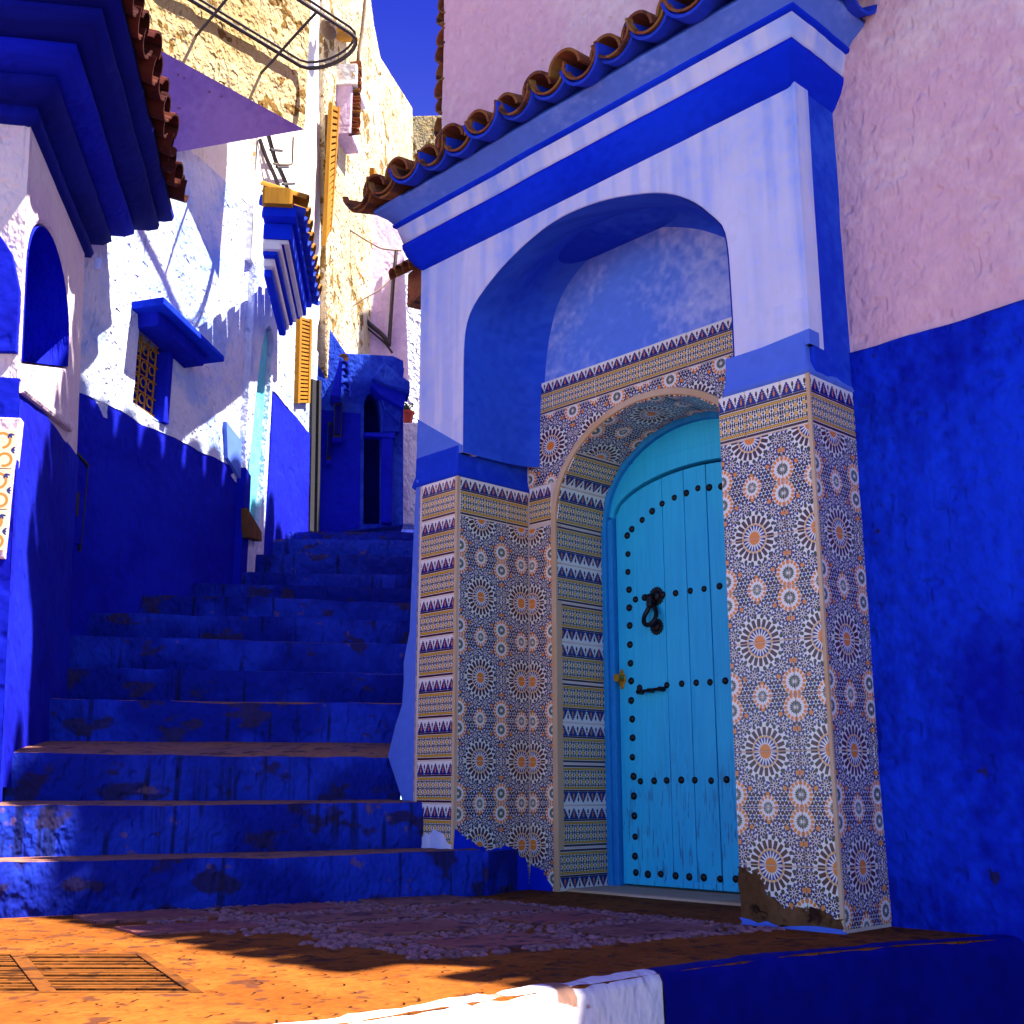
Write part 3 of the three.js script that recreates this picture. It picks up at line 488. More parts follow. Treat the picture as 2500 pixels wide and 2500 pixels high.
  mesh('door_frame', slab([[dX + 0.57, 0], [dX + 0.57, 1.945], [dX + 0.605, 1.93], [dX + 0.605, 0]], -0.97, -0.895, 0.006), M.doorFrame, P);
  const outer = x => 1.9 + 0.468 * Math.sqrt(Math.max(0, 1 - ((x - dX) / 0.604) ** 2));
  const hi = []; for (let i = 0; i <= 24; i++) { const x = dX - 0.425 + 0.85 * i / 24; hi.push([x, outer(x)]); }
  mesh('transom_board', slab([[dX - 0.425, 2.236], ...hi, [dX + 0.425, 2.236]], -0.96, -0.907, 0.003), M.door, P);
  const lo = []; for (let i = 0; i <= 30; i++) { const x = dX - 0.60 + 1.2 * i / 30; lo.push([x, Math.min(2.232, outer(x))]); }
  mesh('transom_board', slab([...lo, ...leafArch(0.006).reverse()], -0.96, -0.905, 0.004), M.door, P);
  const leaf = new THREE.Group(); leaf.name = numbered('door'); P.add(leaf);
  const joints = [-1.812, -1.482, -1.335, -1.19, -1.045, -0.90, -0.678];
  const top = x => 1.94 + 0.19 * Math.sqrt(Math.max(0, 1 - ((x - dX) / 0.567) ** 2));
  for (let i = 0; i < 6; i++) {
    const a = joints[i] + 0.0022, b = joints[i + 1] - 0.0022, pts = [[a, 0.022], [b, 0.022]];
    for (let k = 8; k >= 0; k--) { const x = mix(a, b, k / 8); pts.push([x, top(x)]); }
    const z = -0.925 + rnd(-0.0015, 0.0015); mesh('plank', slab(pts, z - 0.04, z, 0.0025), M.door, leaf);
  }
  mesh('rail', slab([[-1.80, 0.015], [-0.69, 0.015], [-0.69, 1.9], [-1.80, 1.9]], -1.0, -0.967), M.doorFrame, leaf);
  mesh('kick_board', box(-1.74, -0.70, 0.022, 0.052, -0.93, -0.919, 0.003), M.door, leaf);
  const studG = new THREE.SphereGeometry(0.0185, 12, 7, 0, Math.PI * 2, 0, Math.PI / 2); studG.rotateX(Math.PI / 2); studG.scale(1, 1, 0.7);
  const stud = (x, y) => { const s = mesh('stud', studG, M.iron, leaf); s.position.set(x + rnd(-0.003, 0.003), y + rnd(-0.003, 0.003), -0.9245); s.scale.setScalar(rnd(0.92, 1.08)); };
  for (const sgn of [-1, 1]) {
    const mX = x => dX + sgn * (x - dX);
    for (let v = 0.16; v < 1.84; v += 0.0985) stud(mX(-1.727), v);
    for (const [x, y] of [[-1.693, 1.868], [-1.621, 1.906], [-1.548, 1.944], [-1.479, 1.968], [-1.399, 1.99], [-1.318, 2.0]]) stud(mX(x), y);
  }
  stud(-1.239, 2.007);
  for (const [y, xs] of [[1.48, [-1.684, -1.617, -1.495, -1.41, -1.316, -1.228, -1.135, -1.04, -0.95, -0.86]], [1.01, [-1.667, -1.487, -1.393, -1.3, -1.213, -1.123, -1.03, -0.94, -0.85]], [0.535, [-1.678, -1.587, -1.506, -1.413, -1.328, -1.229, -1.142, -1.05, -0.96, -0.87]], [0.078, [-1.725, -1.644, -1.56, -1.47, -1.388, -1.296, -1.203, -1.11, -1.02, -0.93, -0.84]]]) for (const x of xs) stud(x, y);
  const rosette = (x, y, r, nT) => { const pts = []; for (let i = 0; i < nT * 2; i++) { const a = i * Math.PI / nT, q = i % 2 ? r * 0.84 : r; pts.push([x + q * Math.cos(a), y + q * Math.sin(a)]); } const b = new THREE.SphereGeometry(r * 0.62, 14, 8, 0, 7, 0, Math.PI / 2); b.rotateX(Math.PI / 2); b.scale(1, 1, 0.6); b.translate(x, y, -0.918); return [slab(pts, -0.9245, -0.916, 0.002), boxUV(b)]; };
  const ring = []; for (let i = 0; i <= 28; i++) { const t = i / 28, a = (t - 0.5) * 2 * Math.PI * 0.93; ring.push([-1.553 + 0.040 * Math.sin(a), 1.368 - 0.045 * Math.cos(a) + (Math.abs(t - 0.5) > 0.38 ? 0.018 * (Math.abs(t - 0.5) - 0.38) / 0.12 : 0), -0.885 + 0.018 * Math.cos(a)]); }
  ring.push([-1.546, 1.43, -0.885], [-1.546, 1.475, -0.89]); ring.unshift([-1.560, 1.475, -0.89], [-1.560, 1.43, -0.885]);
  mesh('knocker', [...rosette(-1.535, 1.478, 0.052, 18), ...rosette(-1.540, 1.318, 0.045, 16), tube(ring, 0.0125, 8, 90), rod([-1.580, 1.478, -0.89], [-1.53, 1.478, -0.89], 0.013), rod([-1.553, 1.478, -0.92], [-1.553, 1.478, -0.885], 0.014)].map(boxUV), M.iron, leaf);
  const han = mesh('handle', [rod([-1.655, 0.985, -0.888], [-1.505, 0.992, -0.888], 0.0085), rod([-1.650, 0.985, -0.925], [-1.650, 0.985, -0.885], 0.013), rod([-1.508, 0.992, -0.925], [-1.508, 0.992, -0.885], 0.013), rod([-1.58, 0.989, -0.925], [-1.58, 0.989, -0.886], 0.012)].map(boxUV), M.iron, leaf);
  const lk = []; for (let i = 0; i < 22; i++) { const a = i / 22 * 2 * Math.PI; lk.push([-1.787 + 0.024 * Math.cos(a) * (1 + 0.12 * Math.cos(4 * a)), 1.062 + 0.05 * Math.sin(a) * (1 + 0.1 * Math.cos(4 * a))]); }
  mesh('lock', [slab(lk, -0.925, -0.918, 0.002), boxUV(rod([-1.782, 1.066, -0.92], [-1.782, 1.066, -0.878], 0.017, 16)), boxUV(rod([-1.782, 1.066, -0.884], [-1.782, 1.066, -0.87], 0.021, 16))], M.brass, leaf);
}

// ───────────────────────── ground, kerb, stairs ─────────────────────────
// the platform before the door, its broken front edge, and the lower lane on this side of it
const edge = [[-3.2, -0.9], [-1.6, -1.75], [-0.9, -2.22], [-0.37, -2.64], [-0.05, -2.93], [0.25, -3.20], [0.40, -3.34], [0.86, -3.70], [1.3, -3.95], [1.75, -4.12]];
{
  const grate = [[-1.72, -3.60], [-1.32, -2.92]];
  const plan = [...edge.map(([x, z]) => [x, -z]), [2.6, 4.6], [1.2, 7.2], [-0.2, 7.2], [-5, 6.2], [-5, 1.4]];
  // hole for the drain grate (its four corners on the ground)
  const gA = [-0.76, -3.03], gB = [-1.12, -3.73], gC = [-2.05, -3.73], gD = [-1.66, -3.03];
  const g = slab(plan, -0.06, 0, 0.0, [[gA, gB, gC, gD].map(([x, z]) => [x, -z])]); g.rotateX(-Math.PI / 2);
  const pave = mesh('pavement', boxUV(g), M.pave); tag(pave, 'ochre concrete platform in front of the tiled doorway', null, null, 'structure');
  // flagstones set on the slant with pebble strips between them
  const ax = [0.84, -0.54], bx2 = [0.62, 0.785], o = [-0.35, -4.35];
  const inside = (x, z) => { const w = (x - 1.1542) * -0.723 + (z + 4.2187) * 0.691; return w > 0.03 && z > -5.35 - (x + 1.1) * 0.35 && w < 1.45 - 0.1 * x && x > -1.6 - 0.2 * (z + 5) && z < -3.12 - (x > -0.6 ? (x + 0.6) * 0.62 : 0) - 0.25; };
  for (let i = -4; i < 6; i++) for (let j = -4; j < 5; j++) {
    const cx = o[0] + ax[0] * i * 0.62 + bx2[0] * j * 0.47, cz = o[1] + ax[1] * i * 0.62 + bx2[1] * j * 0.47;
    if (!inside(cx, cz)) continue;
    const hw = 0.22 + rnd(-0.02, 0.02), hd = 0.145 + rnd(-0.015, 0.015), pts = [[-1, -1], [1, -1], [1, 1], [-1, 1]].map(([a, b]) => { const A = a * hw + rnd(-0.02, 0.02), B = b * hd + rnd(-0.02, 0.02); return [cx + ax[0] * A + bx2[0] * B, -(cz + ax[1] * A + bx2[1] * B)]; });
    const s = slab(pts, -0.03, 0.007 + rnd(0, 0.006), 0.004); s.rotateX(-Math.PI / 2);
    mesh('paving_slab', boxUV(s), M.slab[(i + j + 10) % 3], pave);
  }
  const peb = new THREE.DodecahedronGeometry(0.5, 1), im = []; const q = new THREE.Object3D();
  for (let k = 0; k < 15000; k++) {
    const x = rnd(-2.0, 1.5), z = rnd(-5.7, -2.9); if (!inside(x, z)) continue;
    const dx = x - o[0], dz = z - o[1], det = ax[0] * bx2[1] - ax[1] * bx2[0], a = (dx * bx2[1] - dz * bx2[0]) / det / 0.62, b = (ax[0] * dz - ax[1] * dx) / det / 0.47;
    const fa = Math.abs(a - Math.round(a)), fb = Math.abs(b - Math.round(b)); if (fa < 0.36 && fb < 0.31) continue;
    q.position.set(x, -0.001, z); q.rotation.set(rnd(-0.3, 0.3), rnd(0, 6), rnd(-0.3, 0.3)); q.scale.set(rnd(0.016, 0.044), rnd(0.012, 0.022), rnd(0.014, 0.034)); q.updateMatrix(); im.push(q.matrix.clone());
  }
  const pm = new THREE.InstancedMesh(peb, M.pebble, im.length); im.forEach((m, i) => { pm.setMatrixAt(i, m); pm.setColorAt(i, ((v) => new THREE.Color().setRGB(v, v * rnd(0.92, 1.06), v * rnd(0.94, 1.08)))(rnd(0.55, 1.35))); });
  pm.name = 'pebbles'; pm.castShadow = pm.receiveShadow = true; pm.userData.kind = 'stuff'; pave.add(pm);

  // kerb face: whitewashed on the left, blue to the right
  const kerbFace = (list, amp, s) => {
    const P = []; for (let i = 0; i < list.length - 1; i++) { const n = Math.ceil(Math.hypot(list[i + 1][0] - list[i][0], list[i + 1][1] - list[i][1]) / 0.03); for (let k = 0; k < n; k++) P.push([mix(list[i][0], list[i + 1][0], k / n), mix(list[i][1], list[i + 1][1], k / n)]); } P.push(list[list.length - 1]);
    const prof = [[-0.06, 0.004], [-0.02, 0.004], [0.004, -0.004], [0.016, -0.02], [0.02, -0.06], [0.024, -0.14], [0.03, -0.24], [0.032, -0.42]];
    let acc = 0; const L = P.map((p, i) => i ? acc += Math.hypot(p[0] - P[i - 1][0], p[1] - P[i - 1][1]) : 0);
    return gridSheet(P.length - 1, prof.length - 1, (a, b) => { const p = P[Math.round(a * (P.length - 1))], [of, y] = prof[Math.round(b * (prof.length - 1))]; const w = amp * 2 * n3(p[0] * 5, y * 9, p[1], s); return [p[0] + 0.57 * (of + w), y + (b < 0.4 ? amp * 1.3 * n3(p[0] * 8, 3, p[1], s + 2) : 0), p[1] + 0.82 * (of + w)]; }, (a, b) => [L[Math.round(a * (P.length - 1))], prof[Math.round(b * (prof.length - 1))][1]]);
  };
  M.kerbWhite = paint([0.80, 0.76, 0.76], [0.70, 0.62, 0.66], { scale: 6, bump: roughBump, depth: 0.02, chips: [0.32, 0.17, 0.12], chipAmt: 0.77 });
  tag(mesh('kerb', kerbFace(edge.slice(0, 7), 0.012, 4), M.kerbWhite), 'whitewashed front edge of the platform, paint chipped along the top', null, null, 'structure');
  tag(mesh('kerb', kerbFace(edge.slice(6), 0.010, 6), M.deep), 'dark blue painted front edge of the platform under the right wall', null, null, 'structure');
  const lane = gridSheet(1, 1, (s, t) => [mix(-60, 60, s), -0.34, mix(60, -60, t)], (s, t, p) => [p[0], p[2]]);
  tag(mesh('ground', lane, M.lane), 'lower lane in front of the platform', null, null, 'structure');

  // drain grate
  const G = thing('drain_grate', 'rusty two panel drain grate with long slots sunk in the sunlit platform', 'grate');
  const P3 = (s, t, y) => { const l = [mix(gD[0], gC[0], t), mix(gD[1], gC[1], t)], r = [mix(gA[0], gB[0], t), mix(gA[1], gB[1], t)]; return [mix(l[0], r[0], s), y, mix(l[1], r[1], s)]; };
  const bar = (s0, s1, t0, t1, y0, y1) => { const a = [P3(s0, t0, 0), P3(s1, t0, 0), P3(s1, t1, 0), P3(s0, t1, 0)].map(p => [p[0], -p[2]]); const b = slab(a, y0, y1, 0.002); b.rotateX(-Math.PI / 2); return boxUV(b); };
  M.grate = earth([0.12, 0.036, 0.006], [0.16, 0.05, 0.008], [0.06, 0.02, 0.006], 1650, groundBump, 0.006);
  mesh('pit', bar(-0.03, 1.03, -0.03, 1.03, -0.12, -0.115), M.dark, G);
  for (const [a, b] of [[0, 0.03], [0.55, 0.60], [0.965, 1]]) mesh('frame_bar', bar(a, b, 0, 1, -0.045, 0.002), M.grate, G);
  for (const [a, b] of [[0, 0.03], [0.97, 1]]) mesh('frame_bar', bar(0.03, 0.965, a, b, -0.045, 0.0015), M.grate, G);
  const NB = 15; for (const [a, b] of [[0.032, 0.548], [0.602, 0.963]]) for (let i = 0; i < NB; i++) { const t = mix(0.03, 0.97, (i + 0.5) / NB) + rnd(-0.004, 0.004); mesh('bar', bar(a, b, t - 0.0145, t + 0.0145, -0.010, rnd(-0.003, 0.001)), M.grate, G); }
}
{
  // worn stair: nosing ends (left, right), height, slope of the tread to the next riser
  const T = [
    [[-2.9, -4.25], [-0.14, -5.72], 0.21, 0.0], [[-3.2, -4.63], [-0.30, -5.96], 0.43, 0.01], [[-3.4, -4.9], [-0.58, -6.14], 0.66, 0.085],
    [[-3.3, -5.95], [-0.45, -6.50], 0.96, 0.02], [[-3.3, -6.48], [0.2, -7.05], 1.17, 0.02], [[-3.3, -6.78], [0.2, -7.35], 1.39, 0.02], [[-3.2, -7.18], [0.2, -7.72], 1.59, 0.02],
    [[-3.1, -7.68], [0.3, -8.2], 1.79, 0.02], [[-3.0, -8.25], [0.3, -8.7], 1.975, 0.02], [[-3.0, -8.82], [0.4, -9.1], 2.16, 0.03], [[-2.9, -9.2], [0.4, -9.4], 2.38, 0.03], [[-2.6, -9.66], [0.6, -9.75], 2.60, 0.04], [[-2.2, -10.15], [0.8, -10.2], 2.77, 0.05], [[-2.2, -11.0], [1.2, -11.2], 2.95, 0.05]];
  const S = thing('stairs', 'worn blue painted stair climbing between the houses', null, null, 'structure');
  T.forEach(([Lp, Rp, h, sl], i) => {
    const nxt = T[i + 1] ?? [[-2.4, -17], [2.4, -17]], prevH = i ? T[i - 1][2] + T[i - 1][3] : 0;
    const nx = 90, ns = (x, y, s) => n3(x * 2.3, y * 4, i * 7.3, s) + 0.5 * n3(x * 9, y * 9, i * 3.1, s + 2);
    const P = a => [mix(Lp[0], Rp[0], a), mix(Lp[1], Rp[1], a)], W = Math.hypot(Rp[0] - Lp[0], Rp[1] - Lp[1]);
    const dy = a => 0.022 * ns(P(a)[0], 1, 40) - 0.010 * sm(0.25, 0.7, a) * sm(1, 0.6, a);
    const prof = [[-0.02, 0], [0.0, 0.06], [0.006, 0.5], [0.012, 0.9], [0.004, 1.0]];
    const riser = gridSheet(nx, 6, (a, b) => { const p = P(a), y0 = Math.min(prevH, h) - 0.08, top = h + dy(a), y = mix(y0, top, b), w = 0.022 * ns(p[0], y * 2.4, 44) + (b > 0.9 ? -0.012 : 0.004 * Math.sin(b * 3)); return [p[0] + 0.38 * w, y, p[1] + 0.92 * w]; }, (a, b, q) => [i < 3 ? a * W : a * W + i * 0.77, q[1] + i * 0.31]);
    const st = new THREE.Group(); st.name = numbered('step'); S.add(st);
    mesh('riser', riser, i < 3 ? M.riserWorn[i] : M.riser, st);
    const tread = gridSheet(nx, 6, (a, b) => { const p = P(a), q = [mix(nxt[0][0], nxt[1][0], a), mix(nxt[0][1], nxt[1][1], a)], bb = b * 1.06, w = b < 0.01 ? 0.022 * ns(p[0], (h + dy(a)) * 2.4, 44) - 0.012 : 0; return [mix(p[0], q[0], bb) + 0.38 * w, h + dy(a) * Math.max(0, 1 - 3 * b) + sl * b + 0.012 * ns(p[0], b * 3, 48) * Math.min(1, b * 5), mix(p[1], q[1], bb) + 0.92 * w]; }, (a, b) => [a * W, b * 0.8 + i * 0.4]);
    mesh('tread', tread, i < 4 ? M.tread : M.riser, st);
    if (i === 0) { const e = slab([[0, -0.1], [0.05, -0.1], [0.05, h - 0.01], [0, h - 0.01]], -0.6, 0, 0.01); e.rotateY(-0.45); e.translate(Rp[0] - 0.02, 0, Rp[1] - 0.02); mesh('riser', boxUV(e), M.riser, st); }
  });
}
// ───────────────────────── the pink house behind the portal ─────────────────────────
{
  const W = new Wall(PW.world(0, 0, -0.345), 136.3), H = W.put(thing('pink_house', 'tall pink plastered house with a deep blue painted base behind the tiled portal', 'house'));
  const blocks = [[-2.66, -0.7, 7.75], [-0.7, -0.08, 6.75], [-0.08, 2.28, 6.40], [2.28, 2.75, 5.75], [2.75, 5.2, 4.9]];   // unseen roof line, stepped to shape its cast shadow, each part with an eave
  blocks.forEach(([a, b, top], i) => mesh('upper_wall', plasterWall(a, b, i < 2 ? 3.5 : 2.21, top, 0, 0.45, 0.012, 0.045, 12), M.pink, H));
  mesh('blue_base', plasterWall(-0.1, 5.2, -0.4, x => 2.245 + 0.016 * n3(x * 4, 2, 0, 5) * 2, 0.016, 0.3, 0.019, 0.045, 14), M.dado, H);
  mesh('end_wall', box(-2.66, -2.3, -0.3, 7.7, -3.2, -0.44, 0.02), M.pink, H);
  for (const [a, b, top] of blocks) mesh('roof_bed', box(a, b, top, top + 0.07, -3.2, 0.08, 0.01), M.clay[1], H);
  mesh('block_end', box(-0.76, -0.7, 6.7, 7.7, -3.2, -0.44, 0.01), M.pink, H); mesh('block_end', box(2.2, 2.28, 4.8, 6.3, -3.2, -0.44, 0.01), M.pink, H);
  // broken tiles bedded up the far corner
  for (let i = 0; i < 15; i++) { const c = mesh('corner_tile', barrel(0.05, 0.062, -0.11, 0.09, false, 0.012, 8), M.clay[i % 3], H); c.position.set(-2.66 + rnd(-0.008, 0.012), 4.28 + i * 0.125 + rnd(-0.02, 0.02), -0.08); c.rotation.set(rnd(-0.2, 0.2), rnd(-0.25, 0.25), Math.PI / 2 + rnd(-0.35, 0.35)); }
  // eave tiles along the roof edge
  const e = barrel(0.07, 0.085, -0.3, 0.16, false, 0.012, 8);
  for (const [a, b, top] of blocks) for (let x = a + 0.1; x < b; x += 0.205) { const t = mesh('roof_tile', e, M.clay[Math.floor(rnd(0, 3))], H); t.position.set(x, top + 0.09 + rnd(-0.015, 0.015), 0.02 + rnd(-0.02, 0.02)); t.rotation.x = 0.25; }
}

// ───────────────────────── left portal, seen along its face ─────────────────────────
const LP = new Wall([-2.56, 0, -6.6], -9.65);
{
  const P = LP.put(thing('portal', 'left portal with arched niche under a heavy blue cornice and shade-darkened tiled eave', 'portal'));
  const x0 = -1.42, x1 = 0.06;
  const ell = (cx, cy, a, b, n, f = 180, t = 0) => Array.from({ length: n + 1 }, (_, i) => { const q = mix(f, t, i / n) * R; return [cx + a * Math.cos(q), cy + b * Math.sin(q)]; });
  const nich = [[-1.34, 2.52], [-0.30, 2.88], ...ell(-0.82, 3.02, 0.52, 0.42, 20, 0, 180)];  // sill slants along a shadow edge, built into the niche outline
  // the face has a slight batter: it leans back going up
  const lean = g => { const p = g.attributes.position; for (let i = 0; i < p.count; i++) p.setZ(i, p.getZ(i) - 0.05 * (p.getY(i) - 1.4)); g.computeVertexNormals(); return g; };
  mesh('pier_face', lean(slab([[x0, 2.30], [x1, 2.42], [x1, 3.95], [x0, 3.95]], -0.4, 0, 0.03, [nich])), M.palepink, P);
  mesh('niche_back', lean(box(x0 + 0.1, x1 - 0.1, 2.5, 3.45, -0.42, -0.24)), M.leftBlue, P);
  { const L = [...nich, nich[0]].map(([x, y]) => [mix(x, -0.82, 0.014), mix(y, 2.98, 0.012)]); mesh('niche_lining', lean(gridSheet(L.length - 1, 3, (s, t) => { const p = L[Math.round(s * (L.length - 1))]; return [...p, mix(-0.001, -0.25, t)]; }, (s, t) => [s * 3, t])), M.leftBlue, P); }
  mesh('lower_pier', lean(plasterWall(x0 - 0.02, -0.28, 0.5, 2.40, 0.015, 0.7, 0.014, 0.05, 21)), M.leftBlue, P);
  mesh('ledge', lean(slab([[x0 - 0.01, 2.33], [-0.26, 2.50], [-0.26, 2.56], [x0 - 0.01, 2.39]], -0.1, 0.035, 0.02)), M.palepink, P);
  mesh('far_pier', lean(plasterWall(-0.28, x1, 0.9, 2.44, 0.0, 0.6, 0.014, 0.05, 22)), M.leftBlue, P);
  // the near side of the pier faces the camera
  const S = new THREE.Group(); S.name = numbered('side_wall'); S.position.set(x0, 0, 0); S.rotation.y = -Math.PI / 2; P.add(S);
  const side = plasterWall(-2.4, 0.0, 2.28, 4.3, 0, 0.05, 0.016, 0.05, 23), low = plasterWall(-2.4, 0.02, 0.4, 2.30, 0.02, 0.05, 0.014, 0.05, 24);
  for (const g of [side, low]) { const p = g.attributes.position; for (let i = 0; i < p.count; i++) p.setX(i, p.getX(i) - 0.05 * (p.getY(i) - 1.4)); }
  mesh('wall', side, M.palepink, S); mesh('base', low, M.leftBlue, S);
  mesh('blue_patch', slab([[-2.0, 2.42], [-0.06, 2.53], [-0.075, 2.85], [-0.13, 3.04], [-0.2, 3.14], [-0.5, 3.2], [-2.0, 3.0]], -0.02, 0.024, 0.006), M.leftBlue, S);
  for (let k = 0; k < 3; k++) { const t = mesh('wall_tile', tilePlate(0.19, 0.19), M.arabesque, S); t.position.set(-0.205, 1.555 + 0.195 * k, 0.038); }
  for (let k = 0; k < 3; k++) { const t = mesh('wall_tile', tilePlate(0.19, 0.19), M.arabesque, S); t.position.set(-0.40, 1.555 + 0.195 * k, 0.038); }
  mesh('tile_bed', box(-0.56, -0.01, 1.52, 2.2, -0.05, 0.034, 0.01), M.palepink, S);
  // cornice: stacked mouldings stepping out to the eave
  const seg = (a, b, nx, nz, n) => Array.from({ length: n + 1 }, (_, i) => [mix(a[0], b[0], i / n), mix(a[1], b[1], i / n), nx, nz]);
  const zc = -0.12, path = [...seg([x0, -2.2], [x0, zc - 0.03], -1, 0, 24), [x0, zc, -1, 1], ...seg([x0 + 0.03, zc], [x1 - 0.03, zc], 0, 1, 30), [x1, zc, 1, 1], ...seg([x1, zc - 0.03], [x1, zc - 0.6], 1, 0, 8)];
  const pr = (name, list, m) => mesh(name, sweep(list, path, 0.012, 31), m, P);
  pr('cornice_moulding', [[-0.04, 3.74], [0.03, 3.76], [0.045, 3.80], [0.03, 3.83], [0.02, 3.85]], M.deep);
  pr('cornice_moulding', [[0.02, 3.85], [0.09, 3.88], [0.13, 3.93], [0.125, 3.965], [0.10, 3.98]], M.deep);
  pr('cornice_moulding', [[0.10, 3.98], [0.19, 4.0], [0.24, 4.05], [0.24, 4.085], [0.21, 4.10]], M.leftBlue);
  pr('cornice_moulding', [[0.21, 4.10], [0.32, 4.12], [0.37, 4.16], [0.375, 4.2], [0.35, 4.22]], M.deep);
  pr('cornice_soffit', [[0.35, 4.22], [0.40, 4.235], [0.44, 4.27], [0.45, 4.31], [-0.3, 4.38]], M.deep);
  mesh('roof_bed', box(x0 - 0.40, x1 + 0.35, 4.28, 4.36, -2.2, 0.26, 0.01), M.clayShade[0], P);
  const pan = barrel(0.07, 0.088, -0.4, 0.10, true), cap = barrel(0.065, 0.085, -0.4, 0.08, false);
  for (let i = 0; i < 12; i++) { const x = x0 - 0.42 + i * 0.19 + rnd(-0.015, 0.015); for (const up of [true, false]) { const t = mesh('roof_tile', up ? pan : cap, M.clayShade[(i + (up ? 1 : 0)) % 2], P); t.position.set(x + (up ? 0 : 0.095), (up ? 4.42 : 4.45) + rnd(-0.015, 0.015), 0.32 + rnd(-0.03, 0.03)); t.rotation.set(0.25 + rnd(-0.06, 0.06), rnd(-0.1, 0.1), rnd(-0.1, 0.1)); } }
  for (let i = 0; i < 9; i++) { const t = mesh('roof_tile', i % 2 ? pan : cap, M.clayShade[i % 2], P); t.position.set(x0 - 0.40, 4.43 + (i % 2 ? 0 : 0.03), -0.1 - i * 0.1); t.rotation.set(0, -Math.PI / 2, 0); t.rotateX(0.25); }
  // hook and lamp stub under the cornice
  mesh('lamp', [new THREE.CylinderGeometry(0.028, 0.022, 0.07, 12).translate(-0.12, 3.62, 0.0)].map(boxUV), M.lavender, P);
}

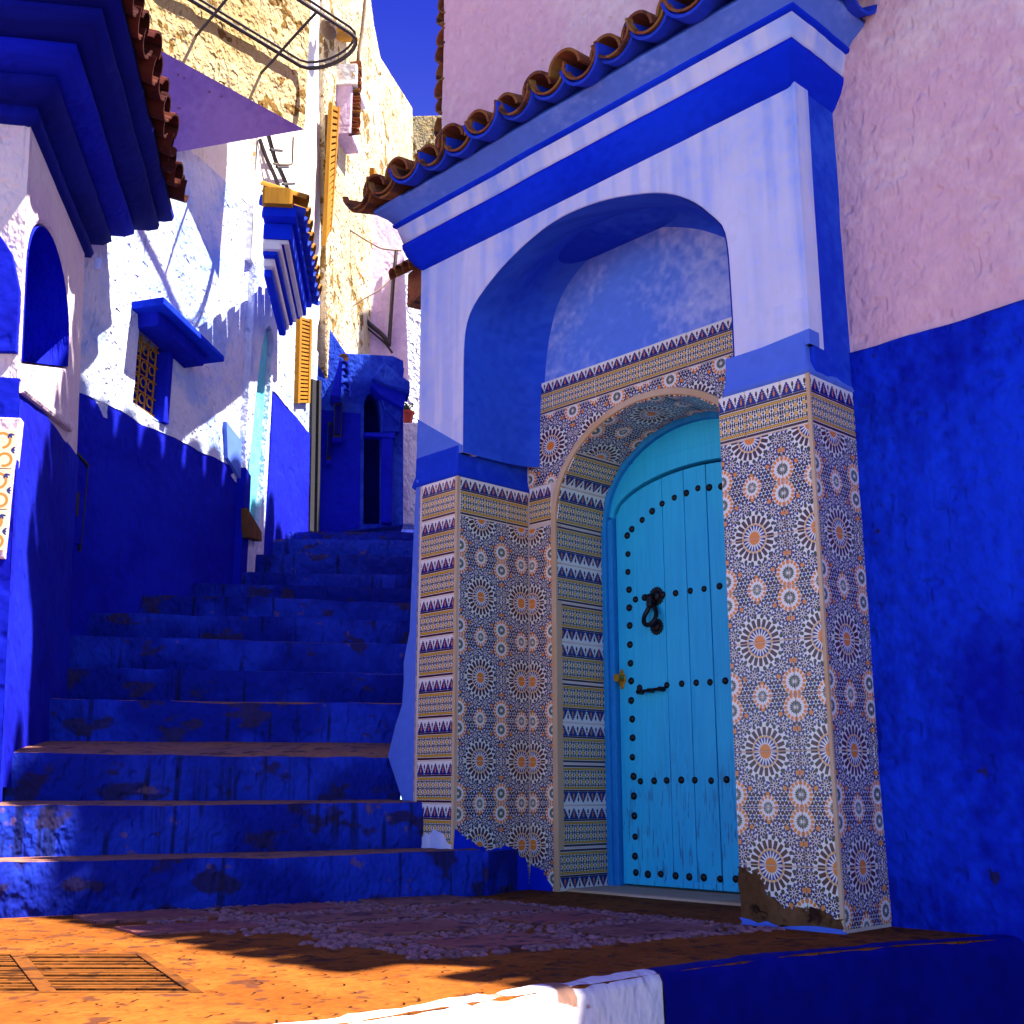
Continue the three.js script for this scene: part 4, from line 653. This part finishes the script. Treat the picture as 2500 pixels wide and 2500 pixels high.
// ───────────────────────── the house with the hooded window, further up on the left ─────────────────────────
const LH = new Wall([-2.66, 0, -7.4], 17.6);
{
  const H = LH.put(thing('house', 'left house with a small hooded grille window and a jettied upper storey over the stair', 'house'));
  const win = [[0.14, 3.10], [0.46, 3.06], [0.46, 3.62], [0.14, 3.66]];
  mesh('wall', slab([[-0.9, 0.8], [1.62, 1.9], [1.63, 2.6], ...LH.pts([[608, 1130], [622, 970], [636, 850], [640, 800]]), [1.80, 5.3], [-0.9, 5.3]], -0.4, -0.012, 0.0, [win]), M.bluewash, H);
  // uneven plaster skins, left open round the window
  const skin = (a, b, lo, hi, m, s, amp = 0.014) => mesh('plaster', plasterWall(a, b, lo, hi, 0, 0.02, amp, 0.05, s), m, H);
  skin(-0.85, 0.13, 2.78, 5.3, M.bluewash, 31); skin(0.47, 1.635, 2.72, 5.3, M.bluewash, 31); skin(0.13, 0.47, 3.67, 5.3, M.bluewash, 31); skin(0.13, 0.47, 2.74, 3.05, M.bluewash, 31);
  mesh('blue_base', plasterWall(-0.9, 1.635, x => 0.9 + 0.4 * x, x => 2.98 + 0.05 * n3(x * 4, 3, 0, 8), 0.006, 0.1, 0.012, 0.05, 33), M.leftBlue, H);  // deep blue lower wall: the shade of the lane put into its colour
  // upper storey above, set back to the line of the wall
  mesh('upper_wall', plasterWall(0.2, 1.69, 5.28, 11.4, (x, y) => -0.02 * (y - 5.2), 0.4, 0.02, 0.08, 34), M.white, H);
  // window: jambs, grille, hood
  const wg = new THREE.Group(); wg.name = numbered('window'); H.add(wg);
  mesh('pane', box(0.1, 0.5, 3.0, 3.7, -0.34, -0.32), M.glass, wg);
  mesh('jamb', slab([[0.455, 3.05], [0.52, 3.05], [0.52, 3.63], [0.455, 3.63]], -0.3, 0.03, 0.006), M.leftBlue, wg);
  const gl = []; for (let i = 0; i < 4; i++) gl.push(rod([0.16 + i * 0.09, 3.06, -0.06], [0.16 + i * 0.09, 3.64, -0.06], 0.007)); for (let j = 0; j < 5; j++) gl.push(rod([0.14, 3.12 + j * 0.12, -0.055], [0.46, 3.10 + j * 0.12, -0.055], 0.006));
  for (let j = 0; j < 4; j++) for (let i = 0; i < 3; i++) { const c = new THREE.TorusGeometry(0.034, 0.006, 5, 14); c.translate(0.205 + i * 0.09, 3.18 + j * 0.12, -0.05); gl.push(c); }
  mesh('grille', gl.map(boxUV), M.ochre, wg);
  mesh('hood', slab([[0.03, 3.80], [0.83, 3.66], [0.83, 3.62], [0.03, 3.745]], -0.02, 0.26, 0.008), M.band, wg);
  mesh('hood', slab([[0.10, 3.745], [0.74, 3.635], [0.70, 3.55], [0.12, 3.64]], -0.02, 0.17, 0.01), M.leftBlue, wg);
  // meter box door and its black vent, low on the wall; a blue painted shutter near the far end
  const mb = new THREE.Group(); mb.name = numbered('meter_door'); H.add(mb);
  mesh('panel', slab([[-0.46, 1.98], [-0.30, 2.0], [-0.30, 2.50], [-0.46, 2.56]], -0.02, 0.022, 0.004), M.leftBlue, mb);
  mesh('frame_gap', slab([[-0.305, 1.96], [-0.295, 1.96], [-0.295, 2.53], [-0.46, 2.60], [-0.46, 2.585], [-0.305, 2.52]], 0.0, 0.024, 0.0), M.dark, mb);
  mesh('vent', slab([[-0.43, 2.16], [-0.36, 2.17], [-0.365, 2.32], [-0.425, 2.33]], 0.01, 0.03, 0.003), M.dark, mb);
  const pt = LH.pts([[545, 1030], [583, 1078], [580, 1170], [548, 1118]]); mesh('blue_hatch', slab(pt, -0.02, 0.03, 0.004), M.sky, H);
  // jettied storey: a wedge with a sloping underside
  const a = [-2.65, 5.69, -7.15], b = [-1.68, 5.69, -8.3], c = [-2.57, 5.10, -7.68], toL = p => { const d = [p[0] - LH.o[0], p[2] - LH.o[2]]; return [d[0] * LH.X[0] + d[1] * LH.X[2], p[1], d[0] * LH.Z[0] + d[1] * LH.Z[2]]; };
  const A = toL(a), B = toL(b), Cc = toL(c), hiY = 11.5, quad = (p, q, nx, ny, amp, s) => gridSheet(nx, ny, (u, v) => { const x = mix(p[0], q[0], u), z = mix(p[2], q[2], u), y = mix(mix(p[1], q[1], u), hiY, v), w = v < 0.001 || u > 0.999 || u < 0.001 ? 0 : amp * 2 * n3(x * 3 + z * 2, y * 3, z, s); return [x + w * 0.6, y, z + w * 0.8]; }, (u, v, k) => [u * Math.hypot(q[0] - p[0], q[2] - p[2]), k[1]]);
  const A2 = [mix(B[0], A[0], 1.7), A[1], mix(B[2], A[2], 1.7)];
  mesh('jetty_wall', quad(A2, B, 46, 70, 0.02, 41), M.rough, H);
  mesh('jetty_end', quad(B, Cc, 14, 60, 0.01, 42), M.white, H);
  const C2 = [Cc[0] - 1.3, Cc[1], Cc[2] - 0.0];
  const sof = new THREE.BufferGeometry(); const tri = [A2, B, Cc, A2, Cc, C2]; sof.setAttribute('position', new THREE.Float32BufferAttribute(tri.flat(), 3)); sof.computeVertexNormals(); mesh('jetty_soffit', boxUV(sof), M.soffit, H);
  // U-shaped drying rail fixed to the jetty wall
}
const JW = (() => { const a = [-2.65, -7.15], b = [-1.68, -8.3]; return new Wall([a[0], 0, a[1]], Math.atan2(b[0] - a[0], -(b[1] - a[1])) / R); })();
{
  const Rl = JW.put(thing('drying_rail', 'dark U shaped metal drying rail bracketed to the sunlit jettied wall', 'rail'));
  const p1 = JW.loc(770, 183, 0.05), yy = p1[1], out = 0.62;
  const path = z => { const P = []; return P; };
  const far = p1[0] - 0.06, near = -2.4, pts = [[near, yy, 0.05], [0, yy, 0.05], [far - 0.15, yy, 0.05]];
  for (let i = 0; i <= 10; i++) { const t = Math.PI * (i / 10 - 0.5); pts.push([far - 0.1 + 0.16 * Math.cos(t), yy, 0.05 + out / 2 + out / 2 * Math.sin(t)]); }
  pts.push([far - 0.3, yy, 0.05 + out], [0, yy, 0.05 + out], [near, yy, 0.05 + out]);
  mesh('rail_tube', boxUV(tube(pts, 0.017, 7, 120)), M.cable, Rl);
  mesh('rail_tube', boxUV(tube(pts.map(([x, y, z]) => [x - 0.012, y + 0.05, z]), 0.011, 6, 120)), M.cable, Rl);
  for (const x of [-1.2, -0.3, 0.45, 1.05]) mesh('bracket', [boxUV(tube([[x, yy + 0.02, 0.05 + out], [x - 0.02, yy - 0.10, 0.42], [x - 0.02, yy - 0.2, 0.16], [x, yy - 0.22, 0.0]], 0.012, 6, 24))], M.cable, Rl);
}

// ───────────────────────── turquoise arch house, further up on the left ─────────────────────────
const AH = new Wall([-2.07, 0, -9.67], 5);
{
  const H = AH.put(thing('house', 'white and blue house with a turquoise arch and striped corbelled canopy near the stair top', 'house'));
  const L = (l, z = 0) => AH.pts(l, z);
  // narrow leaning turquoise arch, the wall round it, blue base beyond it
  const rec = L([[597, 1268], [633, 1300], [642, 1210], [657, 1000], [669, 835], [666, 808], [658, 795], [650, 803], [640, 845], [625, 970], [610, 1130]]);
  mesh('wall', slab([[-0.82, 2.0], [1.25, 2.2], [1.25, 4.8], [-0.82, 4.8]], -0.4, 0, 0.008, [rec]), M.bluewash, H);
  mesh('turquoise_panel', plasterWall(-0.76, -0.18, 2.2, 4.5, -0.05, 0.1, 0.008, 0.05, 53), M.turq, H);
  mesh('blue_base', slab([[-0.83, 2.0], [-0.66, 2.0], [-0.665, 2.5], [-0.69, 2.97], [-0.83, 3.0]], -0.1, 0.012, 0.004), M.leftBlue, H);  // carries on the blue that stands for shade on the next wall
  mesh('blue_base', plasterWall(-0.215, 1.2, 2.2, x => 3.86 + 0.06 * n3(x * 4, 1, 0, 7), 0.012, 0.05, 0.012, 0.05, 51), M.leftBlue, H);  // shaded lower part of the wall, coloured deep blue up to the shadow edge
  mesh('upper_wall', plasterWall(-0.9, 1.28, 4.78, 11.5, (x, y) => -0.02 - 0.008 * (y - 4), 0.4, 0.02, 0.09, 52), M.white, H);
  mesh('upper_wall', slab([[1.2, 4.78], [2.05, 6.5], [1.7, 9.2], [1.6, 11.5], [1.2, 11.5]], -0.5, -0.05, 0.02), M.white, H);
  mesh('plinth', slab(L([[606, 1240], [640, 1298], [640, 1322], [606, 1312]], 0.06), 0.0, 0.06, 0.01), M.wood, H);
  // striped canopy: corbel courses in blue and white under an ochre coping and a tiled eave
  const CF = new Wall([-2.03, 0, -9.75], -5.6), cg = new THREE.Group(); cg.name = numbered('canopy'); const toH = g => { const o = new THREE.Group(); CF.put(o); o.updateMatrix(); H.updateMatrix(); return g.applyMatrix4(o.matrix).applyMatrix4(H.matrix.clone().invert()); }; H.add(cg);
  const rows = [[[657, 670], [692, 826], 0.02], [[664, 640], [700, 815], 0.045], [[671, 612], [709, 806], 0.07], [[680, 600], [718, 796], 0.10], [[690, 590], [727, 787], 0.125], [[698, 587], [733, 783], 0.15], [[706, 580], [742, 776], 0.175]];
  rows.forEach(([p, q, z], i) => {
    const A = CF.loc(...p, z), B = CF.loc(...q, z), y = CF.loc((p[0] + q[0]) / 2, (p[1] + q[1]) / 2, z)[1];
    const nxt = rows[i + 1]; const y2 = nxt ? CF.loc((nxt[0][0] + nxt[1][0]) / 2, (nxt[0][1] + nxt[1][1]) / 2, nxt[2])[1] : y + 0.12;
    mesh('corbel_course', toH(box(A[0], B[0], y, Math.max(y + 0.05, y2 + 0.004), -0.02, z + 0.02, 0.012)), i % 2 ? M.white : M.band, cg);
  });
  const top = CF.loc(724, 678, 0.175)[1] + 0.13, eA = CF.loc(718, 560, 0.22)[0], eB = CF.loc(760, 725, 0.22)[0];
  mesh('eave_board', toH(box(eA, eB, top, top + 0.07, -0.02, 0.23, 0.012)), M.band, cg);
  mesh('coping', toH(box(eA - 0.06, eA + 0.12, top + 0.07, top + 0.2, -0.02, 0.20, 0.02)), M.ochre, cg);
  const tg1 = barrel(0.05, 0.062, -0.3, 0.06, false, 0.01, 7), tg2 = barrel(0.05, 0.062, -0.3, 0.06, true, 0.01, 7);
  for (let i = 0; i < 9; i++) { const x = eA + 0.05 + (eB - eA - 0.1) * i / 8; for (const up of [0, 1]) { const g = (up ? tg2 : tg1).clone(); g.rotateX(0.3 + rnd(-0.05, 0.05)); g.translate(x + up * 0.07, top + (up ? 0.12 : 0.15) + rnd(-0.01, 0.01), 0.24); mesh('roof_tile', toH(g), up ? M.clayBlue : M.ochre, cg); } }
  // louvred ochre shutters, hinged open off the wall
  function shutter(pts, z, n) {
    const P = AH.pts(pts, z), g = new THREE.Group(); g.name = numbered('shutter'); H.add(g);
    const [a, b, c, d] = P, lerp = (s, t) => [mix(mix(a[0], b[0], s), mix(d[0], c[0], s), t), mix(mix(a[1], b[1], s), mix(d[1], c[1], s), t)];
    const bar = (s0, s1, t0, t1, z0, z1) => slab([lerp(s0, t0), lerp(s1, t0), lerp(s1, t1), lerp(s0, t1)], z0, z1, 0.002);
    mesh('stile', bar(0, 0.16, 0, 1, z - 0.02, z + 0.022), M.ochre, g); mesh('stile', bar(0.84, 1, 0, 1, z - 0.02, z + 0.022), M.ochre, g);
    mesh('backing', bar(0.1, 0.9, 0.01, 0.99, z - 0.02, z - 0.012), M.wood, g);
    for (let i = 0; i < n; i++) mesh('slat', bar(0.16, 0.84, (i + 0.15) / n, (i + 0.8) / n, z - 0.01, z + 0.014), M.ochre, g);
  }
  shutter([[722, 985], [752, 985], [758, 780], [728, 770]], 0.02, 22);
  shutter([[790, 600], [806, 560], [826, 262], [806, 250]], 0.08, 20);
  // dark doorway at the end of the wall
  const dr = new THREE.Group(); dr.name = numbered('doorway'); H.add(dr);
  mesh('door_leaf', slab(L([[757, 1296], [772, 1300], [778, 930], [764, 925]], 0.03), -0.1, 0.03, 0.004), M.dark, dr);
  mesh('door_edge', slab(L([[774, 1300], [780, 1300], [785, 930], [780, 928]], 0.06), 0.0, 0.06, 0.003), M.dark, dr);
  // box bay high on the wall: brown shaded cheek, tiled edge
  const bay = new THREE.Group(); bay.name = numbered('bay'); H.add(bay);
  const bz = 0.2, b2 = [1.86, 7.45], b3 = [1.86, 7.98];
  mesh('bay_wall', box(b2[0] - 0.42, b2[0], b2[1] - 0.05, b3[1], -0.3, bz, 0.015), M.mauve, bay);
  mesh('bay_cap', box(b2[0] - 0.45, b2[0] + 0.04, b3[1], b3[1] + 0.25, -0.3, bz + 0.05, 0.015), M.white, bay);
  for (let i = 0; i < 10; i++) { const q = barrel(0.05, 0.06, -0.05, 0.07, false, 0.01, 7); const t = mesh('edge_tile', q, M.clay[i % 3], bay); t.position.set(b2[0] - 0.40, mix(b2[1], b3[1] + 0.25, i / 9), bz + 0.01); t.rotation.set(rnd(-0.2, 0.2), rnd(-0.2, 0.2), -Math.PI / 2); }
  mesh('hood_tile', slab(AH.pts([[838, 64], [880, 98], [872, 102], [840, 78]], 0.2), -0.2, 0.2, 0.01), M.ochre, H);
  mesh('wall_lamp', [new THREE.SphereGeometry(0.11, 12, 8).scale(1.3, 0.7, 0.8).translate(...AH.loc(802, 72, 0.12), 0.12), rod([...AH.loc(786, 78, 0), 0.0], [...AH.loc(802, 72, 0.12), 0.12], 0.03)].map(boxUV), M.rust, H);
}
// ───────────────────────── tall tower house above the end of the lane ─────────────────────────
const TW2 = new Wall([-1.75, 0, -12.3], 8);
{
  const H = TW2.put(thing('tower_house', 'tall sunlit weathered tower house whose stepped top edge meets the sky', 'house'));
  const P = TW2.pts([[800, 950], [790, -80], [886, -80], [906, 0], [914, 60], [925, 118], [930, 140], [1007, 262], [1013, 560], [1013, 900]]);
  mesh('wall', slab(P, -0.8, 0, 0.02), M.towerRough, H);
  const win = new THREE.Group(); win.name = numbered('window'); H.add(win);
  mesh('window_frame', slab(TW2.pts([[902, 410], [926, 448], [922, 510], [902, 480]]), -0.2, 0.06, 0.01), M.ochre, win);
  mesh('pane', slab(TW2.pts([[906, 430], [921, 455], [918, 490], [906, 470]], 0.06), -0.1, 0.066, 0.002), M.wood, win);
  mesh('crack_pipe', boxUV(tube([[892, 0], [884, 80], [876, 130], [874, 210]].map(p => [...TW2.loc(...p, 0.02), 0.02]), 0.018, 6, 30)), M.rust, H);
}
{
  const W = new Wall([-1.8, 0, -16.8], 92), H = W.put(thing('house', 'distant pale cream house closing the gap below the blue sky', 'house'));
  mesh('wall', slab(W.pts([[990, 420], [990, 283], [1120, 280], [1120, 420]]), -0.5, 0, 0.02), M.rough, H);
}
// ───────────────────────── mauve house across the end of the lane ─────────────────────────
const MH = new Wall([-1.9, 0, -12.7], 74);
{
  const H = MH.put(thing('house', 'mauve plastered house above the blue end house, partly in sun', 'house'));
  const P = MH.pts([[834, 960], [838, 330], [905, 400], [940, 520], [985, 560], [1000, 960]]);
  mesh('wall', slab(P, -0.4, 0, 0.02), M.mauve, H);
  mesh('pilaster', slab(MH.pts([[833, 960], [839, 560], [852, 560], [848, 960]]), 0, 0.07, 0.01), M.mauve, H);
  mesh('patch', slab(MH.pts([[866, 860], [874, 800], [886, 820], [882, 870]]), 0, 0.012, 0.003), M.palepink, H);
}
{
  const W = new Wall([-1.2, 0, -13.4], 66), H = W.put(thing('house', 'white roughly stuccoed house beside the edge of the tiled portal', 'house'));
  mesh('wall', slab(W.pts([[938, 1290], [945, 560], [1080, 560], [1080, 1290]]), -0.4, 0, 0.02), M.stucco, H);
}
// ───────────────────────── blue house at the top of the stair ─────────────────────────
const EH = new Wall([-1.90, 0, -11.2], 80);
{
  const H = EH.put(thing('house', 'blue house at the stair top with a dark arched doorway under a stepped hood', 'house'));
  const L = (l, z = 0) => EH.pts(l, z);
  const arch = L([[884, 1282], [886, 985], [892, 965], [903, 956], [916, 962], [926, 985], [930, 1020], [930, 1282]]);
  mesh('wall', slab([...L([[745, 1310], [757, 780], [800, 795], [845, 862], [960, 868], [985, 880], [985, 1282]])], -0.5, 0, 0.012, [arch]), M.endBlue, H);
  mesh('blue_base', slab(L([[770, 1308], [775, 1000], [880, 1010], [878, 1290]]), -0.01, 0.012, 0.004), M.leftBlue, H);
  const dw = new THREE.Group(); dw.name = numbered('doorway'); H.add(dw);
  mesh('door', slab(L([[880, 1285], [880, 950], [935, 950], [935, 1285]]), -0.45, -0.38), M.deep, dw);
  mesh('jamb', slab(L([[930, 1282], [930, 1075], [958, 1075], [955, 1282]]), -0.2, 0.10, 0.01), M.leftBlue, dw);
  mesh('impost', slab(L([[886, 1072], [886, 1064], [962, 1064], [962, 1078]]), 0.02, 0.12, 0.006), M.leftBlue, dw);
  mesh('spandrel', slab(L([[905, 935], [985, 905], [972, 1062], [930, 1062], [930, 1010], [922, 975]]), -0.1, 0.10, 0.012), M.endBlue, dw);
  const hood = [[[908, 925], [938, 888], [1000, 935], [1000, 960], [938, 940]], [[905, 940], [930, 925], [992, 960], [985, 1000], [925, 965]], [[930, 968], [985, 985], [975, 1035], [940, 1000]]];
  hood.forEach((p, i) => mesh('hood_course', slab(L(p, 0.3 - i * 0.08), 0, 0.34 - i * 0.09, 0.014), i % 2 ? M.leftBlue : M.endBlue, H));
  // shuttered windows with sills, a little tiled hood
  const wnd = (p, z) => { const g = new THREE.Group(); g.name = numbered('window'); H.add(g); const [a, b, c, d] = L(p, z), cx = (a[0] + c[0]) / 2, w = Math.abs(c[0] - a[0]) / 2, y0 = Math.min(a[1], c[1]), y1 = Math.max(a[1], c[1]); mesh('window_frame', box(cx - w, cx + w, y0, y1, 0, z, 0.008), M.dark, g); mesh('shutter', box(cx - w * 0.75, cx - w * 0.05, y0 + 0.04, y1 - 0.04, z, z + 0.025, 0.004), M.deep, g); mesh('shutter', box(cx + w * 0.05, cx + w * 0.75, y0 + 0.04, y1 - 0.04, z, z + 0.025, 0.004), M.deep, g); mesh('sill', box(cx - w * 1.2, cx + w * 1.2, y0 - 0.05, y0, 0, z + 0.05, 0.006), M.leftBlue, g); };
  wnd([[813, 1070], [836, 1070], [836, 982], [813, 982]], 0.10); wnd([[797, 1125], [811, 1125], [811, 1030], [797, 1030]], 0.06);
  const th = new THREE.Group(); th.name = numbered('tile_hood'); H.add(th);
  mesh('hood_board', slab(L([[806, 965], [828, 880], [836, 880], [832, 970]], 0.3), 0, 0.3, 0.008), M.leftBlue, th);
  for (let i = 0; i < 6; i++) { const [x, y] = EH.loc(838 + i * 1.5, 872 + i * 17, 0.32); const t = mesh('roof_tile', barrel(0.03, 0.04, -0.2, 0.06, false, 0.01, 7), i ? M.clayBlue : M.clay[2], th); t.position.set(x, y, 0.28); t.rotation.set(0.3, rnd(-0.1, 0.1), -0.9); }
}
{
  const W = new Wall([-0.95, 0, -12.3], 66), H = W.put(thing('wall', 'low white stuccoed parapet wall carrying the flower pot', 'wall'));
  mesh('parapet', slab(W.pts([[952, 1275], [958, 1150], [966, 1031], [1080, 1031], [1080, 1290]]), -0.25, 0, 0.02), M.stucco, H);
  const c = W.loc(994, 1031, -0.1), w = W.world(c[0], c[1], -0.1);
  const Pt = thing('flower_pot', 'small red flower pot with a green plant on the white parapet', 'flower pot'); Pt.position.set(w[0], w[1] - 0.012, w[2]);
  mesh('pot', boxUV(new THREE.LatheGeometry([[0.0, 0], [0.055, 0], [0.075, 0.11], [0.082, 0.11], [0.082, 0.135], [0.066, 0.135], [0.062, 0.115], [0, 0.11]].map(p => new THREE.Vector2(...p)), 16)), M.pot, Pt);
  const lf = []; for (let i = 0; i < 46; i++) { const g = new THREE.SphereGeometry(0.02, 5, 3); g.scale(1.3, 0.4, 0.8); g.rotateZ(rnd(-1, 1)); g.rotateY(rnd(0, 6)); const a = rnd(0, 6.28), r = rnd(0, 0.07); g.translate(r * Math.cos(a), 0.14 + rnd(0, 0.1), r * Math.sin(a)); lf.push(g); }
  const pl = mesh('plant', lf.map(boxUV), M.leaf, Pt); pl.userData.kind = 'stuff';
}
// ───────────────────────── house on the right of the lane, behind the portal ─────────────────────────
const RH = new Wall([1.08, 0, -10.35], 197.6);
{
  const H = RH.put(thing('house', 'lane house hidden behind the portal, only its red tiled porch eave showing', 'house'));
  const eaveY = 7.32;
  mesh('wall', box(0, 4.02, 1.5, eaveY, -0.5, 0, 0.02), M.pink, H);
  mesh('roof_bed', box(-0.05, 4.05, eaveY, eaveY + 0.14, -0.9, 0.22, 0.01), M.clay[0], H);
  // unseen tall masses added to throw shade on the mauve and blue houses
  mesh('block', box(-1.3, -0.02, 1.5, 10.0, -1.2, 0.05, 0.02), M.white, H); mesh('block', slab([[-2.4, 1.5], [-1.31, 1.5], [-1.31, 12.0], [-2.4, 12.9]], -1.2, 0.04, 0.02), M.white, H);
  const e = barrel(0.09, 0.11, -0.3, 0.14, false, 0.012, 8);
  for (let i = 0; i < 15; i++) { const t = mesh('roof_tile', e, M.clay[i % 3], H); t.position.set(0.1 + i * 0.27, eaveY + 0.085 + rnd(-0.02, 0.02), 0.18 + rnd(-0.03, 0.03)); t.rotation.x = 0.3; }
}
{ // the small red porch eave that shows past the portal's edge
  const W = new Wall([-0.7, 0, -8.6], 150), H = W.put(thing('porch_eave', 'red clay tiles of a small porch eave peeping past the left edge of the portal', 'eave'));
  const a = W.loc(985, 660), b = W.loc(1000, 710);
  mesh('eave_bed', box(a[0] - 0.05, a[0] + 0.6, b[1] - 0.06, b[1] + 0.24, -0.3, -0.06, 0.01), M.clay[2], H);
  const e = barrel(0.055, 0.068, -0.25, 0.1, false, 0.012, 8);
  for (let i = 0; i < 5; i++) { const t = mesh('roof_tile', e, M.clay[(i + 1) % 3], H); t.position.set(a[0] + i * 0.13, b[1] + 0.22 - i * 0.02, 0.0); t.rotation.x = 0.6; }
}
// ───────────────────────── cables and conduits ─────────────────────────
const cab = (label, frame, pts, z, r, m = M.cable, sag = 0) => { const p = pts.map(([a, b]) => frame.world(...frame.loc(a, b, z), z)); const o = mesh('cable', boxUV(tube(p, r, 5, Math.max(12, pts.length * 8))), m); return tag(o, label, 'cable'); };
cab('black conduit running down the left edge of the mauve house wall', MH, [[842, 560], [836, 700], [832, 780], [824, 880]], 0.14, 0.028);
cab('second black conduit beside the mauve wall corner, lower half', MH, [[830, 560], [822, 640], [812, 720], [804, 800], [796, 865]], 0.2, 0.022);
cab('dark conduit dropping down the right end of the mauve wall', MH, [[968, 610], [960, 690], [954, 780], [950, 845]], 0.1, 0.024);
cab('thick dark cable sloping down across the mauve wall', MH, [[838, 705], [862, 745], [900, 790], [930, 815], [952, 840]], 0.12, 0.03);
cab('thinner cable looping below the sloping cable on the mauve wall', MH, [[828, 735], [860, 770], [905, 808], [940, 838], [958, 862]], 0.1, 0.014, M.cable);
cab('pale wire sagging from the white house to the portal cornice', MH, [[765, 540], [800, 528], [830, 545], [880, 578], [930, 606], [980, 612]], 0.9, 0.011, M.cableLight);
cab('pale wire crossing the mauve wall up towards the portal', MH, [[770, 795], [820, 775], [880, 735], [930, 705], [985, 650]], 0.7, 0.009, M.cableLight);
{
  const B = new Wall(MH.o, MH.az), mk = (label, a, b, z) => { const p = B.world(...B.loc(...a, z), z), q = B.world(...B.loc(...b, z), z); const t = thing('cable_bracket', label, 'bracket'); mesh('arm', boxUV(rod(p, q, 0.022)), M.cable, t); mesh('tip', boxUV(rod(q, [q[0], q[1] - 0.1, q[2]], 0.012)), M.cable, t); };
  mk('upper of two dark arms jutting across the mauve wall', [828, 690], [886, 692], 0.16); mk('lower of two dark arms jutting across the mauve wall', [830, 728], [884, 724], 0.16);
}
// cable runs on the white wall under the jetty
cab('dark cable climbing the white wall below the jetty, nearest the window', LH, [[634, 340], [650, 385], [675, 440], [700, 515]], 0.06, 0.018);
cab('dark cable climbing the white wall below the jetty, with metal clips', AH, [[655, 330], [672, 390], [695, 440], [716, 510], [735, 528]], 0.04, 0.02);
cab('wire bent round a hook under the right end of the jetty', AH, [[716, 335], [714, 375], [713, 400], [690, 402], [668, 400]], 0.05, 0.010, M.rust);
const ord = ['topmost', 'second from the top', 'second from the bottom', 'lowest'];
for (let i = 0; i < 4; i++) { const a = AH.loc(660 + i * 15, 366 + i * 42, 0.05), b = AH.loc(688 + i * 15, 368 + i * 40, 0.05); tag(mesh('cable_clip', boxUV(rod(AH.world(...a, 0.05), AH.world(...b, 0.05), 0.013)), M.cable), ord[i] + ' of the metal clips on the cables below the jetty', 'clip', 'clips holding the wall cables'); }

renderer.render(scene, camera);
